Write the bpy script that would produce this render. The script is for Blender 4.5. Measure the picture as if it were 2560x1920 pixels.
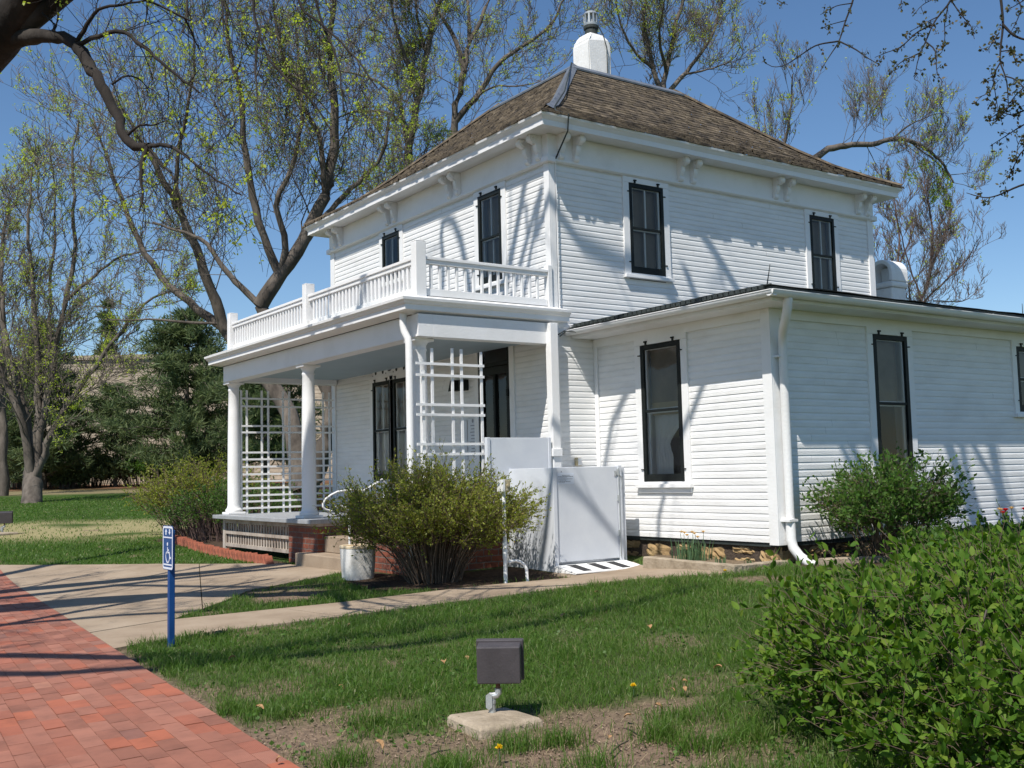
import bpy, math, random
import numpy as np
from mathutils import Vector, Matrix

for _o in list(bpy.data.objects):
    bpy.data.objects.remove(_o)
SC = bpy.context.scene
COL = SC.collection
random.seed(7)
RNG = np.random.default_rng(11)

# ------------------------------------------------------------------ camera, sky, sun, exposure
CAM = np.array([-7.9144, -10.4653, 1.2922])
YAW, PITCH, ROLL, FPX = 0.9633, 0.0841, -0.0236, 2664.8      # focal length in pixels of a 2560 px wide frame
FW = np.array([math.cos(PITCH) * math.cos(YAW), math.cos(PITCH) * math.sin(YAW), math.sin(PITCH)])
_rt = np.array([math.sin(YAW), -math.cos(YAW), 0.0])
_up = np.cross(_rt, FW)
RT = math.cos(ROLL) * _rt + math.sin(ROLL) * _up
UP = np.cross(RT, FW)
cd = bpy.data.cameras.new('camera')
cam = bpy.data.objects.new('camera', cd)
COL.objects.link(cam)
cam.matrix_world = Matrix([[RT[i], UP[i], -FW[i], CAM[i]] for i in range(3)] + [[0, 0, 0, 1]])
cd.sensor_width = 36.0
cd.lens = 36.0 * FPX / 2560.0
cd.clip_start = 0.05
cd.clip_end = 600.0
SC.camera = cam

SUN = Vector((-0.625, -0.328, 1.0)).normalized()              # direction towards the sun
world = bpy.data.worlds.new('World')
SC.world = world
world.use_nodes = True
_nt = world.node_tree
_sky = _nt.nodes.new('ShaderNodeTexSky')
_sky.sky_type = 'NISHITA'
_sky.sun_disc = False
_sky.sun_elevation = math.asin(SUN.z)
_sky.sun_rotation = math.atan2(SUN.x, SUN.y)
_sky.altitude = 300.0
_sky.air_density = 1.0
_sky.dust_density = 0.15
_sky.ozone_density = 3.6
_bg = _nt.nodes['Background']
_bg.inputs['Strength'].default_value = 0.088
_hs = _nt.nodes.new('ShaderNodeHueSaturation')
_hs.inputs['Saturation'].default_value = 1.1
_hs.inputs['Value'].default_value = 1.1
_nt.links.new(_sky.outputs[0], _hs.inputs['Color'])
_nt.links.new(_hs.outputs[0], _bg.inputs['Color'])
sl = bpy.data.lights.new('sun', 'SUN')
sl.energy = 4.6
sl.angle = math.radians(0.53)
sl.color = (1.0, 0.95, 0.875)
so = bpy.data.objects.new('sun', sl)
COL.objects.link(so)
so.rotation_euler = SUN.to_track_quat('Z', 'Y').to_euler()
SC.view_settings.view_transform = 'Standard'
SC.view_settings.look = 'None'
SC.view_settings.gamma = 1.0
SC.view_settings.exposure = 0.33

# ------------------------------------------------------------------ helpers
FH = np.array([FW[0], FW[1], 0.0]); FH /= np.linalg.norm(FH)  # horizontal view direction
RH = np.array([FH[1], -FH[0], 0.0])


def ray(u, v):
    return FW + (u - 1280) / FPX * RT - (v - 960) / FPX * UP


def px(dx, dy, s):
    """point at horizontal distance s from the camera, seen at (dx, dy) of a 2212 px wide view"""
    w = ray(dx * 1.15732, dy * 1.15732)
    return CAM + w * (s / (w @ FH))


def gz(x, y):
    """height of the ground"""
    x = np.asarray(x, float); y = np.asarray(y, float)
    s = (x - CAM[0]) * FH[0] + (y - CAM[1]) * FH[1]
    z = .245 + .0376 * np.clip(x, -12, 1) - .0098 * np.clip(y, -14, 8)
    z = z - .055 * np.exp(-((x + .35) ** 2 / 1.6 + (y + 1.4) ** 2 / .5))
    zf = .15 + .022 * (np.clip(s, -20, 85) - 15)
    t = np.clip((s - 13.5) / 5, 0, 1); t = t * t * (3 - 2 * t)
    return z * (1 - t) + zf * t


def g(x, y):
    return float(gz(x, y))


def sl2(s, l):
    p = CAM + FH * s + RH * l
    return float(p[0]), float(p[1])


def tag(o, label=None, cat=None, group=None, kind=None):
    if label: o['label'] = label
    if cat: o['category'] = cat
    if group: o['group'] = group
    if kind: o['kind'] = kind
    return o


def thing(name, label, cat, loc=(0, 0, 0), group=None):
    o = bpy.data.objects.new(name, None)
    o.empty_display_size = 0.1
    COL.objects.link(o)
    o.location = loc
    o['_root'] = 1
    return tag(o, label, cat, group)


def link(name, me, m, parent=None):
    o = bpy.data.objects.new(name, me)
    COL.objects.link(o)
    if m is not None:
        me.materials.append(m)
    if parent is not None:
        o.parent = parent
        if parent.get('_root'):
            o.matrix_parent_inverse = Matrix.Translation(parent.location).inverted()
    return o


def copy_tree(o, parent=None):
    c = o.copy(); COL.objects.link(c)
    if parent is not None:
        c.parent = parent
    for ch in list(o.children):
        copy_tree(ch, c)
    return c


def fast_mesh(name, V, quads=None, tris=None, smooth=False):
    """V (n,3), quads (m,4), tris (k,3) as numpy arrays"""
    me = bpy.data.meshes.new(name)
    V = np.ascontiguousarray(V, dtype=np.float32)
    parts = []; sizes = []
    if quads is not None and len(quads):
        parts.append(np.asarray(quads, np.int32).ravel()); sizes.append(np.full(len(quads), 4, np.int32))
    if tris is not None and len(tris):
        parts.append(np.asarray(tris, np.int32).ravel()); sizes.append(np.full(len(tris), 3, np.int32))
    L = np.concatenate(parts); S = np.concatenate(sizes)
    me.vertices.add(len(V)); me.vertices.foreach_set('co', V.ravel())
    me.loops.add(len(L)); me.loops.foreach_set('vertex_index', L)
    me.polygons.add(len(S))
    st = np.zeros(len(S), np.int32); st[1:] = np.cumsum(S)[:-1]
    me.polygons.foreach_set('loop_start', st)
    me.polygons.foreach_set('loop_total', S)
    me.polygons.foreach_set('use_smooth', np.full(len(S), bool(smooth)))
    me.update(calc_edges=True)
    return me


def XYZ(a, b, c):
    return (a, b, c)


def FX(x0):
    """wall frame for a wall facing -X : a along Y, z up, d outwards"""
    return lambda a, z, d: (x0 - d, a, z)


def FY(y0):
    """wall frame for a wall facing -Y : a along X"""
    return lambda a, z, d: (a, y0 - d, z)


class MB:
    def __init__(self):
        self.v = []; self.f = []

    def box(self, a0, a1, b0, b1, c0, c1, P=XYZ):
        n = len(self.v)
        for a in (a0, a1):
            for b in (b0, b1):
                for c in (c0, c1):
                    self.v.append(P(a, b, c))
        for q in ((0, 1, 3, 2), (4, 6, 7, 5), (0, 4, 5, 1), (2, 3, 7, 6), (0, 2, 6, 4), (1, 5, 7, 3)):
            self.f.append(tuple(n + i for i in q))
        return self

    def prism(self, poly, c0, c1, P=XYZ):
        """poly in (a,b), extruded along c"""
        n = len(self.v); k = len(poly)
        for c in (c0, c1):
            for a, b in poly:
                self.v.append(P(a, b, c))
        self.f.append(tuple(range(n, n + k)))
        self.f.append(tuple(range(n + 2 * k - 1, n + k - 1, -1)))
        for i in range(k):
            j = (i + 1) % k
            self.f.append((n + i, n + k + i, n + k + j, n + j))
        return self

    def quad(self, *p):
        n = len(self.v); self.v += [tuple(map(float, q)) for q in p]
        self.f.append(tuple(range(n, n + len(p))))
        return self

    def tube(self, pts, r, k=8, cap=True):
        pts = [np.array(p, float) for p in pts]
        rs = r if hasattr(r, '__len__') else [r] * len(pts)
        n = len(self.v)
        t0 = pts[1] - pts[0]; t0 = t0 / np.linalg.norm(t0)
        ref = np.array([0, 0, 1.0]) if abs(t0[2]) < .9 else np.array([1.0, 0, 0])
        nn = np.cross(t0, ref); nn /= np.linalg.norm(nn)
        for i, p in enumerate(pts):
            a = pts[max(i - 1, 0)]; b = pts[min(i + 1, len(pts) - 1)]
            t = b - a; t /= np.linalg.norm(t)
            nn = nn - t * (nn @ t); nn /= np.linalg.norm(nn)
            bb = np.cross(t, nn)
            for j in range(k):
                an = 2 * math.pi * j / k
                self.v.append(tuple(p + rs[i] * (math.cos(an) * nn + math.sin(an) * bb)))
        for i in range(len(pts) - 1):
            for j in range(k):
                a = n + i * k + j; b = n + i * k + (j + 1) % k
                self.f.append((a, b, b + k, a + k))
        if cap:
            self.f.append(tuple(n + j for j in range(k - 1, -1, -1)))
            m = n + (len(pts) - 1) * k
            self.f.append(tuple(m + j for j in range(k)))
        return self

    def lathe(self, cx, cy, prof, k=24, sq=0.0):
        """prof: (r,z) from bottom to top"""
        n = len(self.v)
        for r, z in prof:
            for j in range(k):
                an = 2 * math.pi * (j + .5) / k
                c, s = math.cos(an), math.sin(an)
                e = 1.0
                if sq:
                    e = 1 / max((abs(c) ** (2 + sq) + abs(s) ** (2 + sq)) ** (1 / (2 + sq)), 1e-6)
                self.v.append((cx + r * e * c, cy + r * e * s, z))
        for i in range(len(prof) - 1):
            for j in range(k):
                a = n + i * k + j; b = n + i * k + (j + 1) % k
                self.f.append((a, b, b + k, a + k))
        self.f.append(tuple(n + j for j in range(k - 1, -1, -1)))
        m = n + (len(prof) - 1) * k
        self.f.append(tuple(m + j for j in range(k)))
        return self

    def build(self, name, m, parent=None, smooth=False, bevel=0.0):
        me = bpy.data.meshes.new(name)
        me.from_pydata([tuple(map(float, p)) for p in self.v], [], self.f)
        me.update()
        o = link(name, me, m, parent)
        import bmesh
        bm = bmesh.new(); bm.from_mesh(me)
        bmesh.ops.recalc_face_normals(bm, faces=bm.faces)
        if smooth:
            for f in bm.faces: f.smooth = True
            for e in bm.edges:
                if len(e.link_faces) == 2 and e.calc_face_angle(0) > 0.7:
                    e.smooth = False
        bm.to_mesh(me); bm.free()
        if bevel:
            b = o.modifiers.new('bevel', 'BEVEL'); b.width = bevel; b.segments = 2
            b.limit_method = 'ANGLE'; b.angle_limit = 0.6
        return o


# ------------------------------------------------------------------ materials
def newmat(name):
    m = bpy.data.materials.new(name); m.use_nodes = True
    nt = m.node_tree
    return m, nt, nt.nodes['Principled BSDF']


def N(nt, typ, **kw):
    n = nt.nodes.new(typ)
    for k, v in kw.items():
        if hasattr(n, k):
            setattr(n, k, v)
        else:
            n.inputs[k].default_value = v
    return n


def ramp(nt, fac, stops):
    r = nt.nodes.new('ShaderNodeValToRGB')
    e = r.color_ramp.elements
    while len(e) < len(stops): e.new(0.5)
    for i, (p, c) in enumerate(stops):
        e[i].position = p
        e[i].color = (*c, 1) if len(c) == 3 else c
    nt.links.new(fac, r.inputs[0])
    return r.outputs[0]


def pm(name, cols, scale=4.0, rough=.6, bump=0.0, bscale=None, detail=6.0, spec=.4, stretch=None, metal=0.0, island=0.0):
    """procedural material: noise driven colours (list of colours), noise bump; island = brightness change piece by piece"""
    m, nt, b = newmat(name)
    tc = N(nt, 'ShaderNodeTexCoord')
    src = tc.outputs['Object']
    if stretch:
        mp = N(nt, 'ShaderNodeMapping'); mp.inputs['Scale'].default_value = stretch
        nt.links.new(src, mp.inputs[0]); src = mp.outputs[0]
    no = N(nt, 'ShaderNodeTexNoise'); no.inputs['Scale'].default_value = scale; no.inputs['Detail'].default_value = detail
    no.inputs['Roughness'].default_value = .65
    nt.links.new(src, no.inputs['Vector'])
    k = len(cols)
    st = [(.3 + .4 * i / max(k - 1, 1), c) for i, c in enumerate(cols)]
    if k == 1: st = [(0, cols[0]), (1, cols[0])]
    c = ramp(nt, no.outputs['Fac'], st)
    if island:
        ge = N(nt, 'ShaderNodeNewGeometry')
        hv = N(nt, 'ShaderNodeHueSaturation')
        mr = N(nt, 'ShaderNodeMapRange')
        mr.inputs['To Min'].default_value = 1 - island; mr.inputs['To Max'].default_value = 1 + island
        nt.links.new(ge.outputs['Random Per Island'], mr.inputs['Value'])
        nt.links.new(mr.outputs[0], hv.inputs['Value']); nt.links.new(c, hv.inputs['Color'])
        c = hv.outputs[0]
    nt.links.new(c, b.inputs['Base Color'])
    b.inputs['Roughness'].default_value = rough
    b.inputs['Specular IOR Level'].default_value = spec
    b.inputs['Metallic'].default_value = metal
    if bump:
        n2 = N(nt, 'ShaderNodeTexNoise'); n2.inputs['Scale'].default_value = bscale or scale * 6; n2.inputs['Detail'].default_value = 8
        nt.links.new(src, n2.inputs['Vector'])
        bp = N(nt, 'ShaderNodeBump'); bp.inputs['Strength'].default_value = bump; bp.inputs['Distance'].default_value = .02
        nt.links.new(n2.outputs['Fac'], bp.inputs['Height']); nt.links.new(bp.outputs[0], b.inputs['Normal'])
    return m


def leafmat(name, cols, trans=.4, rough=.5, spec=.35):
    m, nt, b = newmat(name)
    ge = N(nt, 'ShaderNodeNewGeometry')
    k = len(cols)
    c = ramp(nt, ge.outputs['Random Per Island'], [(i / max(k - 1, 1), q) for i, q in enumerate(cols)])
    nt.links.new(c, b.inputs['Base Color'])
    b.inputs['Roughness'].default_value = rough
    b.inputs['Specular IOR Level'].default_value = spec
    tr = N(nt, 'ShaderNodeBsdfTranslucent')
    hv = N(nt, 'ShaderNodeHueSaturation'); hv.inputs['Value'].default_value = 1.3; hv.inputs['Saturation'].default_value = 1.1
    nt.links.new(c, hv.inputs['Color']); nt.links.new(hv.outputs[0], tr.inputs['Color'])
    mx = N(nt, 'ShaderNodeMixShader'); mx.inputs[0].default_value = trans
    nt.links.new(b.outputs[0], mx.inputs[1]); nt.links.new(tr.outputs[0], mx.inputs[2])
    nt.links.new(mx.outputs[0], nt.nodes['Material Output'].inputs['Surface'])
    return m


def glassmat(name):
    m, nt, b = newmat(name)
    nt.nodes.remove(b)
    fr = N(nt, 'ShaderNodeFresnel'); fr.inputs['IOR'].default_value = 1.45
    tr = N(nt, 'ShaderNodeBsdfTransparent'); tr.inputs['Color'].default_value = (.96, .97, .965, 1)
    gl = N(nt, 'ShaderNodeBsdfGlossy'); gl.inputs['Roughness'].default_value = .03
    tc = N(nt, 'ShaderNodeTexCoord')
    no = N(nt, 'ShaderNodeTexNoise'); no.inputs['Scale'].default_value = 3.0
    nt.links.new(tc.outputs['Object'], no.inputs['Vector'])
    bp = N(nt, 'ShaderNodeBump'); bp.inputs['Strength'].default_value = .06; bp.inputs['Distance'].default_value = .05
    nt.links.new(no.outputs['Fac'], bp.inputs['Height']); nt.links.new(bp.outputs[0], gl.inputs['Normal'])
    mx = N(nt, 'ShaderNodeMixShader')
    nt.links.new(fr.outputs[0], mx.inputs[0]); nt.links.new(tr.outputs[0], mx.inputs[1]); nt.links.new(gl.outputs[0], mx.inputs[2])
    nt.links.new(mx.outputs[0], nt.nodes['Material Output'].inputs['Surface'])
    return m


def brickmat(name, c1, c2, mortar, bw, bh, msize=.012, rough=.85, bump=.5, axes='yz', offset=.5, noise=.25):
    m, nt, b = newmat(name)
    tc = N(nt, 'ShaderNodeTexCoord')
    sp = N(nt, 'ShaderNodeSeparateXYZ'); nt.links.new(tc.outputs['Object'], sp.inputs[0])
    cb = N(nt, 'ShaderNodeCombineXYZ')
    ad = N(nt, 'ShaderNodeMath', operation='ADD')
    nt.links.new(sp.outputs['X'], ad.inputs[0]); nt.links.new(sp.outputs['Y'], ad.inputs[1])
    nt.links.new(ad.outputs[0], cb.inputs['X']); nt.links.new(sp.outputs['Z'], cb.inputs['Y'])
    no = N(nt, 'ShaderNodeTexNoise'); no.inputs['Scale'].default_value = 3 / bw; no.inputs['Detail'].default_value = 6
    nt.links.new(tc.outputs['Object'], no.inputs['Vector'])
    wv = N(nt, 'ShaderNodeVectorMath', operation='MULTIPLY_ADD')
    wv.inputs[1].default_value = (bh * .35,) * 3
    nt.links.new(no.outputs['Color'], wv.inputs[0]); nt.links.new(cb.outputs[0], wv.inputs[2])
    br = N(nt, 'ShaderNodeTexBrick'); br.offset = offset
    br.inputs['Color1'].default_value = (*c1, 1); br.inputs['Color2'].default_value = (*c2, 1); br.inputs['Mortar'].default_value = (*mortar, 1)
    br.inputs['Scale'].default_value = 1.0; br.inputs['Mortar Size'].default_value = msize
    br.inputs['Brick Width'].default_value = bw; br.inputs['Row Height'].default_value = bh
    br.inputs['Mortar Smooth'].default_value = .3
    nt.links.new(wv.outputs[0], br.inputs['Vector'])
    mx = N(nt, 'ShaderNodeMix', data_type='RGBA', blend_type='MULTIPLY'); mx.inputs[0].default_value = noise * 2
    nt.links.new(br.outputs['Color'], mx.inputs[6])
    c = ramp(nt, no.outputs['Fac'], [(.3, (.6, .6, .6)), (.7, (1.15, 1.12, 1.1))])
    nt.links.new(c, mx.inputs[7]); nt.links.new(mx.outputs[2], b.inputs['Base Color'])
    b.inputs['Roughness'].default_value = rough
    bp = N(nt, 'ShaderNodeBump'); bp.inputs['Strength'].default_value = bump; bp.inputs['Distance'].default_value = .03
    sb = N(nt, 'ShaderNodeMath', operation='SUBTRACT')
    nt.links.new(no.outputs['Fac'], sb.inputs[0]); nt.links.new(br.outputs['Fac'], sb.inputs[1])
    nt.links.new(sb.outputs[0], bp.inputs['Height']); nt.links.new(bp.outputs[0], b.inputs['Normal'])
    return m


M = {}
M['white'] = pm('white_paint', [(.74, .735, .72), (.80, .80, .795), (.82, .82, .82)], 1.7, .45, .12, 40, spec=.35)
M['siding'] = pm('white_siding_paint', [(.71, .705, .69), (.785, .785, .775), (.83, .83, .825)], 1.6, .5, .2, 30, spec=.3, stretch=(1, 1, 3))
M['lattice'] = pm('weathered_wood', [(.25, .2, .16), (.42, .36, .30), (.5, .44, .38)], 5, .85, .3, 60, stretch=(1, 1, .3))
M['ceiling'] = pm('blue_grey_paint', [(.30, .38, .42), (.34, .42, .46)], 2, .6)
M['floor'] = pm('grey_floor_paint', [(.27, .28, .29), (.38, .39, .40)], 6, .45, .1, stretch=(6, 1, 1))
M['black'] = pm('black_green_paint', [(.006, .008, .008), (.013, .016, .015)], 8, .5, .05, spec=.2)
M['glass'] = glassmat('window_glass')
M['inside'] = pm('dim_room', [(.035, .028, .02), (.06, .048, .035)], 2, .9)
M['shade'] = pm('roller_shade_cloth', [(.17, .135, .1), (.25, .2, .145)], 3, .9)
M['tan'] = pm('tan_shade_cloth', [(.34, .27, .16), (.42, .33, .2)], 3, .9)
M['lace'] = leafmat('lace_cloth', [(.8, .8, .78), (.85, .85, .83)], .4, .9, .1)
M['shingle'] = pm('wood_shingle', [(.025, .020, .015), (.066, .051, .036), (.122, .093, .06), (.205, .165, .115)], 5, .9, .5, 30, stretch=(1.2, 1.2, 1.2), island=.22)
M['flash'] = pm('lead_flashing', [(.13, .145, .17), (.22, .24, .27)], 6, .45, .2, 20, metal=.3)
M['roofing'] = pm('dark_roofing', [(.018, .024, .024), (.04, .05, .048)], 7, .7, .3, 40)
M['galv'] = pm('galvanised_metal', [(.38, .40, .40), (.52, .54, .54)], 12, .4, .1, metal=.5)
M['stucco'] = pm('white_stucco', [(.70, .69, .67), (.78, .775, .76), (.81, .81, .80)], 6, .75, .15, 25)
M['stone'] = brickmat('rough_sandstone', (.34, .235, .12), (.42, .31, .17), (.26, .2, .13), .42, .17, .01, .9, 1.0, noise=.45)
M['brick'] = brickmat('red_brick', (.25, .07, .035), (.17, .055, .035), (.16, .13, .11), .21, .072, .008, .9, .5)
M['limestone'] = brickmat('limestone_blocks', (.40, .335, .25), (.48, .41, .32), (.25, .205, .15), .9, .22, .02, .9, .9, noise=.4)
M['concrete'] = pm('concrete', [(.225, .168, .115), (.31, .238, .168), (.36, .285, .208)], 1.6, .9, .25, 50)
M['kerbstone'] = pm('old_concrete', [(.22, .175, .12), (.33, .27, .195), (.4, .33, .25)], 6, .95, .5, 40)
M['liftmetal'] = pm('light_grey_enamel', [(.58, .61, .66), (.66, .685, .72)], 3, .4, .04, 30, spec=.5)
M['grip'] = pm('black_grip_tape', [(.022, .022, .025), (.04, .04, .042)], 30, .85, .3, 200)
M['ink'] = pm('faded_print', [(.2, .21, .24), (.32, .33, .36)], 80, .7)
M['blue'] = pm('blue_paint', [(.008, .055, .19), (.012, .07, .24)], 5, .38, .05)
M['signwhite'] = pm('sign_white', [(.62, .68, .78), (.7, .74, .8)], 9, .5)
M['bronze'] = pm('dark_bronze_metal', [(.05, .044, .047), (.075, .066, .07)], 9, .5, .08, 90, spec=.45)
M['rust'] = pm('rusty_pipe', [(.11, .05, .03), (.2, .1, .06)], 30, .8, .3)
M['pot'] = pm('chalky_white_pot', [(.60, .57, .52), (.74, .72, .68), (.78, .77, .75)], 7, .7, .2, 40)
M['cream'] = pm('cream_rim', [(.62, .5, .33), (.72, .6, .42)], 10, .7, .2)
M['yellowbox'] = pm('worn_tan_metal', [(.3, .24, .12), (.42, .36, .22), (.6, .58, .5)], 20, .7)
M['bark'] = pm('grey_brown_bark', [(.05, .041, .034), (.105, .088, .073), (.18, .152, .128)], 3, .95, .9, 12, stretch=(1, 1, .35))
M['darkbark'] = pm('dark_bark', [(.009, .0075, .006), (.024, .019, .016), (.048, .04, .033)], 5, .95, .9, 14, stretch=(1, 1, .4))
M['greytwig'] = pm('grey_twig', [(.10, .082, .07), (.19, .16, .14)], 3, .9)
M['redtwig'] = pm('reddish_bark', [(.1, .062, .055), (.17, .115, .1)], 4, .9)
M['twig'] = pm('tan_twig', [(.09, .062, .042), (.17, .125, .09)], 9, .9)
M['springleaf'] = leafmat('spring_leaf', [(.37, .5, .055), (.45, .57, .08), (.54, .58, .11), (.4, .53, .07)], .6)
M['oliveleaf'] = leafmat('bronze_bud_leaf', [(.05, .06, .018), (.085, .09, .03), (.13, .09, .04)], .35)
M['bushleaf'] = leafmat('small_olive_leaf', [(.18, .23, .03), (.25, .3, .045), (.34, .35, .065), (.2, .26, .035), (.24, .19, .06)], .5)
M['greenleaf'] = leafmat('mid_green_leaf', [(.06, .13, .025), (.085, .175, .03), (.12, .2, .04)], .45)
M['privet'] = leafmat('glossy_green_leaf', [(.05, .12, .015), (.08, .165, .018), (.13, .22, .026), (.06, .14, .016), (.1, .18, .022), (.16, .23, .03)], .35, .6, .15)
M['needle'] = leafmat('conifer_needle', [(.065, .105, .046), (.105, .15, .062), (.15, .185, .072), (.125, .175, .088)], .4, .7)
M['purple'] = leafmat('dark_red_leaf', [(.05, .015, .02), (.09, .035, .03), (.06, .07, .02)], .3)
M['red'] = leafmat('red_petal', [(.45, .008, .008), (.6, .015, .012)], .3)
M['yellow'] = leafmat('yellow_petal', [(.75, .5, .01), (.85, .62, .02)], .2)
M['paleyellow'] = leafmat('pale_daffodil', [(.65, .42, .16), (.72, .5, .22)], .3)
M['spear'] = leafmat('grey_green_spear', [(.05, .11, .05), (.08, .15, .07), (.12, .18, .08)], .25)
M['deadleaf'] = pm('dry_leaf', [(.3, .16, .07), (.45, .28, .14)], 20, .8)
M['soilclod'] = pm('soil', [(.05, .036, .026), (.09, .066, .05)], 14, 1.0, .8, 40)
# ------------------------------------------------------------------ ground
def vnoise(x, y, sc, seed):
    r = np.random.default_rng(seed); G = r.random((128, 128))
    X = np.asarray(x) * sc + 1000.0; Y = np.asarray(y) * sc + 1000.0
    i = np.floor(X).astype(int); j = np.floor(Y).astype(int)
    fx = X - i; fy = Y - j
    fx = fx * fx * (3 - 2 * fx); fy = fy * fy * (3 - 2 * fy)
    a = G[i % 128, j % 128]; b = G[(i + 1) % 128, j % 128]; c = G[i % 128, (j + 1) % 128]; d = G[(i + 1) % 128, (j + 1) % 128]
    return (a * (1 - fx) + b * fx) * (1 - fy) + (c * (1 - fx) + d * fx) * fy


def fbm(x, y, sc, seed):
    return .5 * vnoise(x, y, sc, seed) + .3 * vnoise(x, y, sc * 2.1, seed + 1) + .2 * vnoise(x, y, sc * 4.3, seed + 2)


def inpoly(x, y, poly):
    x = np.asarray(x); y = np.asarray(y)
    r = np.zeros(x.shape, bool); k = len(poly)
    for i in range(k):
        x0, y0 = poly[i]; x1, y1 = poly[(i + 1) % k]
        c = ((y0 > y) != (y1 > y)) & (x < (x1 - x0) * (y - y0) / (y1 - y0 + 1e-12) + x0)
        r ^= c
    return r


EDGE0 = np.array([-6.06, -6.12]); EDGE1 = np.array([-5.12, 6.79])      # right edge of the brick path
EDIR = (EDGE1 - EDGE0) / np.linalg.norm(EDGE1 - EDGE0)
ENRM = np.array([-EDIR[1], EDIR[0]])                                   # towards the path


def edge_dist(x, y):
    """positive inside the brick path"""
    return (np.asarray(x) - EDGE0[0]) * ENRM[0] + (np.asarray(y) - EDGE0[1]) * ENRM[1]


def ep(t):
    p = EDGE0 + EDIR * t
    return (float(p[0]), float(p[1]))


WALK = [ep(4.05), (-5.1, -1.93), (-3.91, -2.15), (-2.9, -2.25), (-2.02, -2.36), (-1.03, -2.46), (-.52, -2.78), (-.14, -3.02),
        (.02, -1.66), (.3, -1.02), (-.86, -1.0), (-1.0, -1.5), (-1.75, -1.44), (-3.5, -1.27), (-4.95, -.86), (-4.45, -.3), (-4.02, .2), (-3.7, .66),
        (-2.3, 1.33), (-2.16, 1.36), (-2.12, 3.5), (-3.3, 5.3), ep(13.5)]
MULCH = [(-2.72, .25), (-2.3, 1.26), (-1.95, 1.28), (-1.95, -.1), (-.8, -.1), (-.82, -1.0), (-1.02, -1.48), (-1.75, -1.42), (-2.5, -1.33), (-2.9, -.6)]
BED_R = [(.6, -2.9), (.45, -3.3), (.9, -4.0), (2.4, -4.3), (9, -4.4), (9, -2.9)]
PLANTER = [(.02, -1.6), (-.1, -3.0), (.66, -2.92), (.66, -1.0)]
BED_L = [(-2.3, 3.6), (-2.2, 9.2), (-.2, 11.5), (2, 11.5), (0, 6.4), (-1.95, 6.4), (-1.95, 3.6)]


def S_of(x, y):
    return (np.asarray(x) - CAM[0]) * FH[0] + (np.asarray(y) - CAM[1]) * FH[1]


def L_of(x, y):
    return (np.asarray(x) - CAM[0]) * RH[0] + (np.asarray(y) - CAM[1]) * RH[1]


DIRT_SPOTS = [(4.72, .42, .42, .5, 1.0), (5.1, .35, .28, .32, .9), (4.85, -.55, .22, .5, .9), (5.15, -1.15, .3, .42, 1.0), (5.05, -.1, .35, .3, .8), (5.45, -1.0, .3, .35, .8), (4.5, -.55, .15, .25, .7),
              (5.35, .72, .16, .2, .9), (5.6, -.75, .25, .25, .6), (4.5, 0.05, .3, .3, .75), (4.45, .95, .3, .3, .6), (6.3, -1.45, .3, .22, .6), (7.0, 1.0, .4, .22, .5), (9.9, 2.2, .3, .3, .8),
              (4.75, -.85, .2, .25, .7), (10.9, -2.3, .5, .35, .95), (11.4, -2.55, .4, .5, .7), (5.8, .95, .25, .25, .5), (6.2, -1.9, .4, .2, .7)]


def dirt_mask(x, y):
    s = S_of(x, y); l = L_of(x, y)
    n = fbm(x, y, 2.2, 3); n2 = fbm(x, y, 5.5, 9)
    d = np.zeros(np.shape(s))
    for cs, cl, rs, rl, a in DIRT_SPOTS:
        q = ((s - cs) / rs) ** 2 + ((l - cl) / rl) ** 2
        d = np.maximum(d, a * np.clip(1.55 - q - 1.1 * (n2 - .5), 0, 1))
    ed = -edge_dist(x, y)
    d = np.maximum(d, np.clip(1.25 - ed / .1 - 1.2 * (n2 - .45), 0, 1) * (ed > -.3))
    d = np.maximum(d, np.clip((n - .70) * 6, 0, .8))
    near = np.clip((5.6 - s) / 1.2, 0, 1)
    d = np.maximum(d, near * np.clip((n2 - .44) * 5, 0, 1) * np.clip((1.2 - np.abs(l)) * 2, 0, 1))
    return np.clip(d, 0, 1)


xs = np.concatenate([np.linspace(-170, -13, 40)[:-1], np.arange(-13, 3.0, .09), np.linspace(3.05, 14, 30), np.linspace(15, 190, 40)])
ys = np.concatenate([np.linspace(-90, -12.5, 26)[:-1], np.arange(-12.5, 7.0, .09), np.linspace(7.1, 45, 150), np.linspace(46, 300, 50)])
GX, GY = np.meshgrid(xs, ys, indexing='ij')
D = dirt_mask(GX, GY)
s_ = S_of(GX, GY); l_ = L_of(GX, GY)
GZ = gz(GX, GY) - .018 * D * (s_ < 9) + .012 * (fbm(GX, GY, 3.0, 21) - .5) * (s_ < 16) * (1 - inpoly(GX, GY, WALK))
inw = inpoly(GX, GY, WALK) | (edge_dist(GX, GY) > -.02)
GZ = np.where(inw, gz(GX, GY) - .015, GZ)
pl = inpoly(GX, GY, PLANTER); GZ = np.where(pl, g(.2, -2.2) + .055, GZ)
c = np.zeros(GX.shape + (3,))
under = np.array([.06, .085, .028]); dirtc = np.array([.215, .155, .11]); mul = np.array([.062, .043, .031]); dry = np.array([.30, .265, .135]); lawn = np.array([.045, .085, .017])
far = np.clip((s_ - 12) / 4, 0, 1)[..., None]
c[:] = under * (1 - far) + lawn * far
pn = fbm(GX, GY, .8, 33)[..., None]
c *= .75 + .5 * pn
dr = (np.clip((s_ - 19) / 2, 0, 1) * np.clip((27.5 - s_) / 2.5, 0, 1) * np.clip((-l_ - 4.5) / 2, 0, 1) * np.clip((fbm(GX, GY, .45, 41) - .30) * 5, 0, 1))[..., None]
c = c * (1 - dr) + dry * dr
c = c * (1 - D[..., None]) + dirtc * D[..., None]
mm = (inpoly(GX, GY, MULCH) | inpoly(GX, GY, BED_R) | inpoly(GX, GY, BED_L))[..., None]
c = np.where(mm, mul * (.7 + .8 * pn), c)
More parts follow.
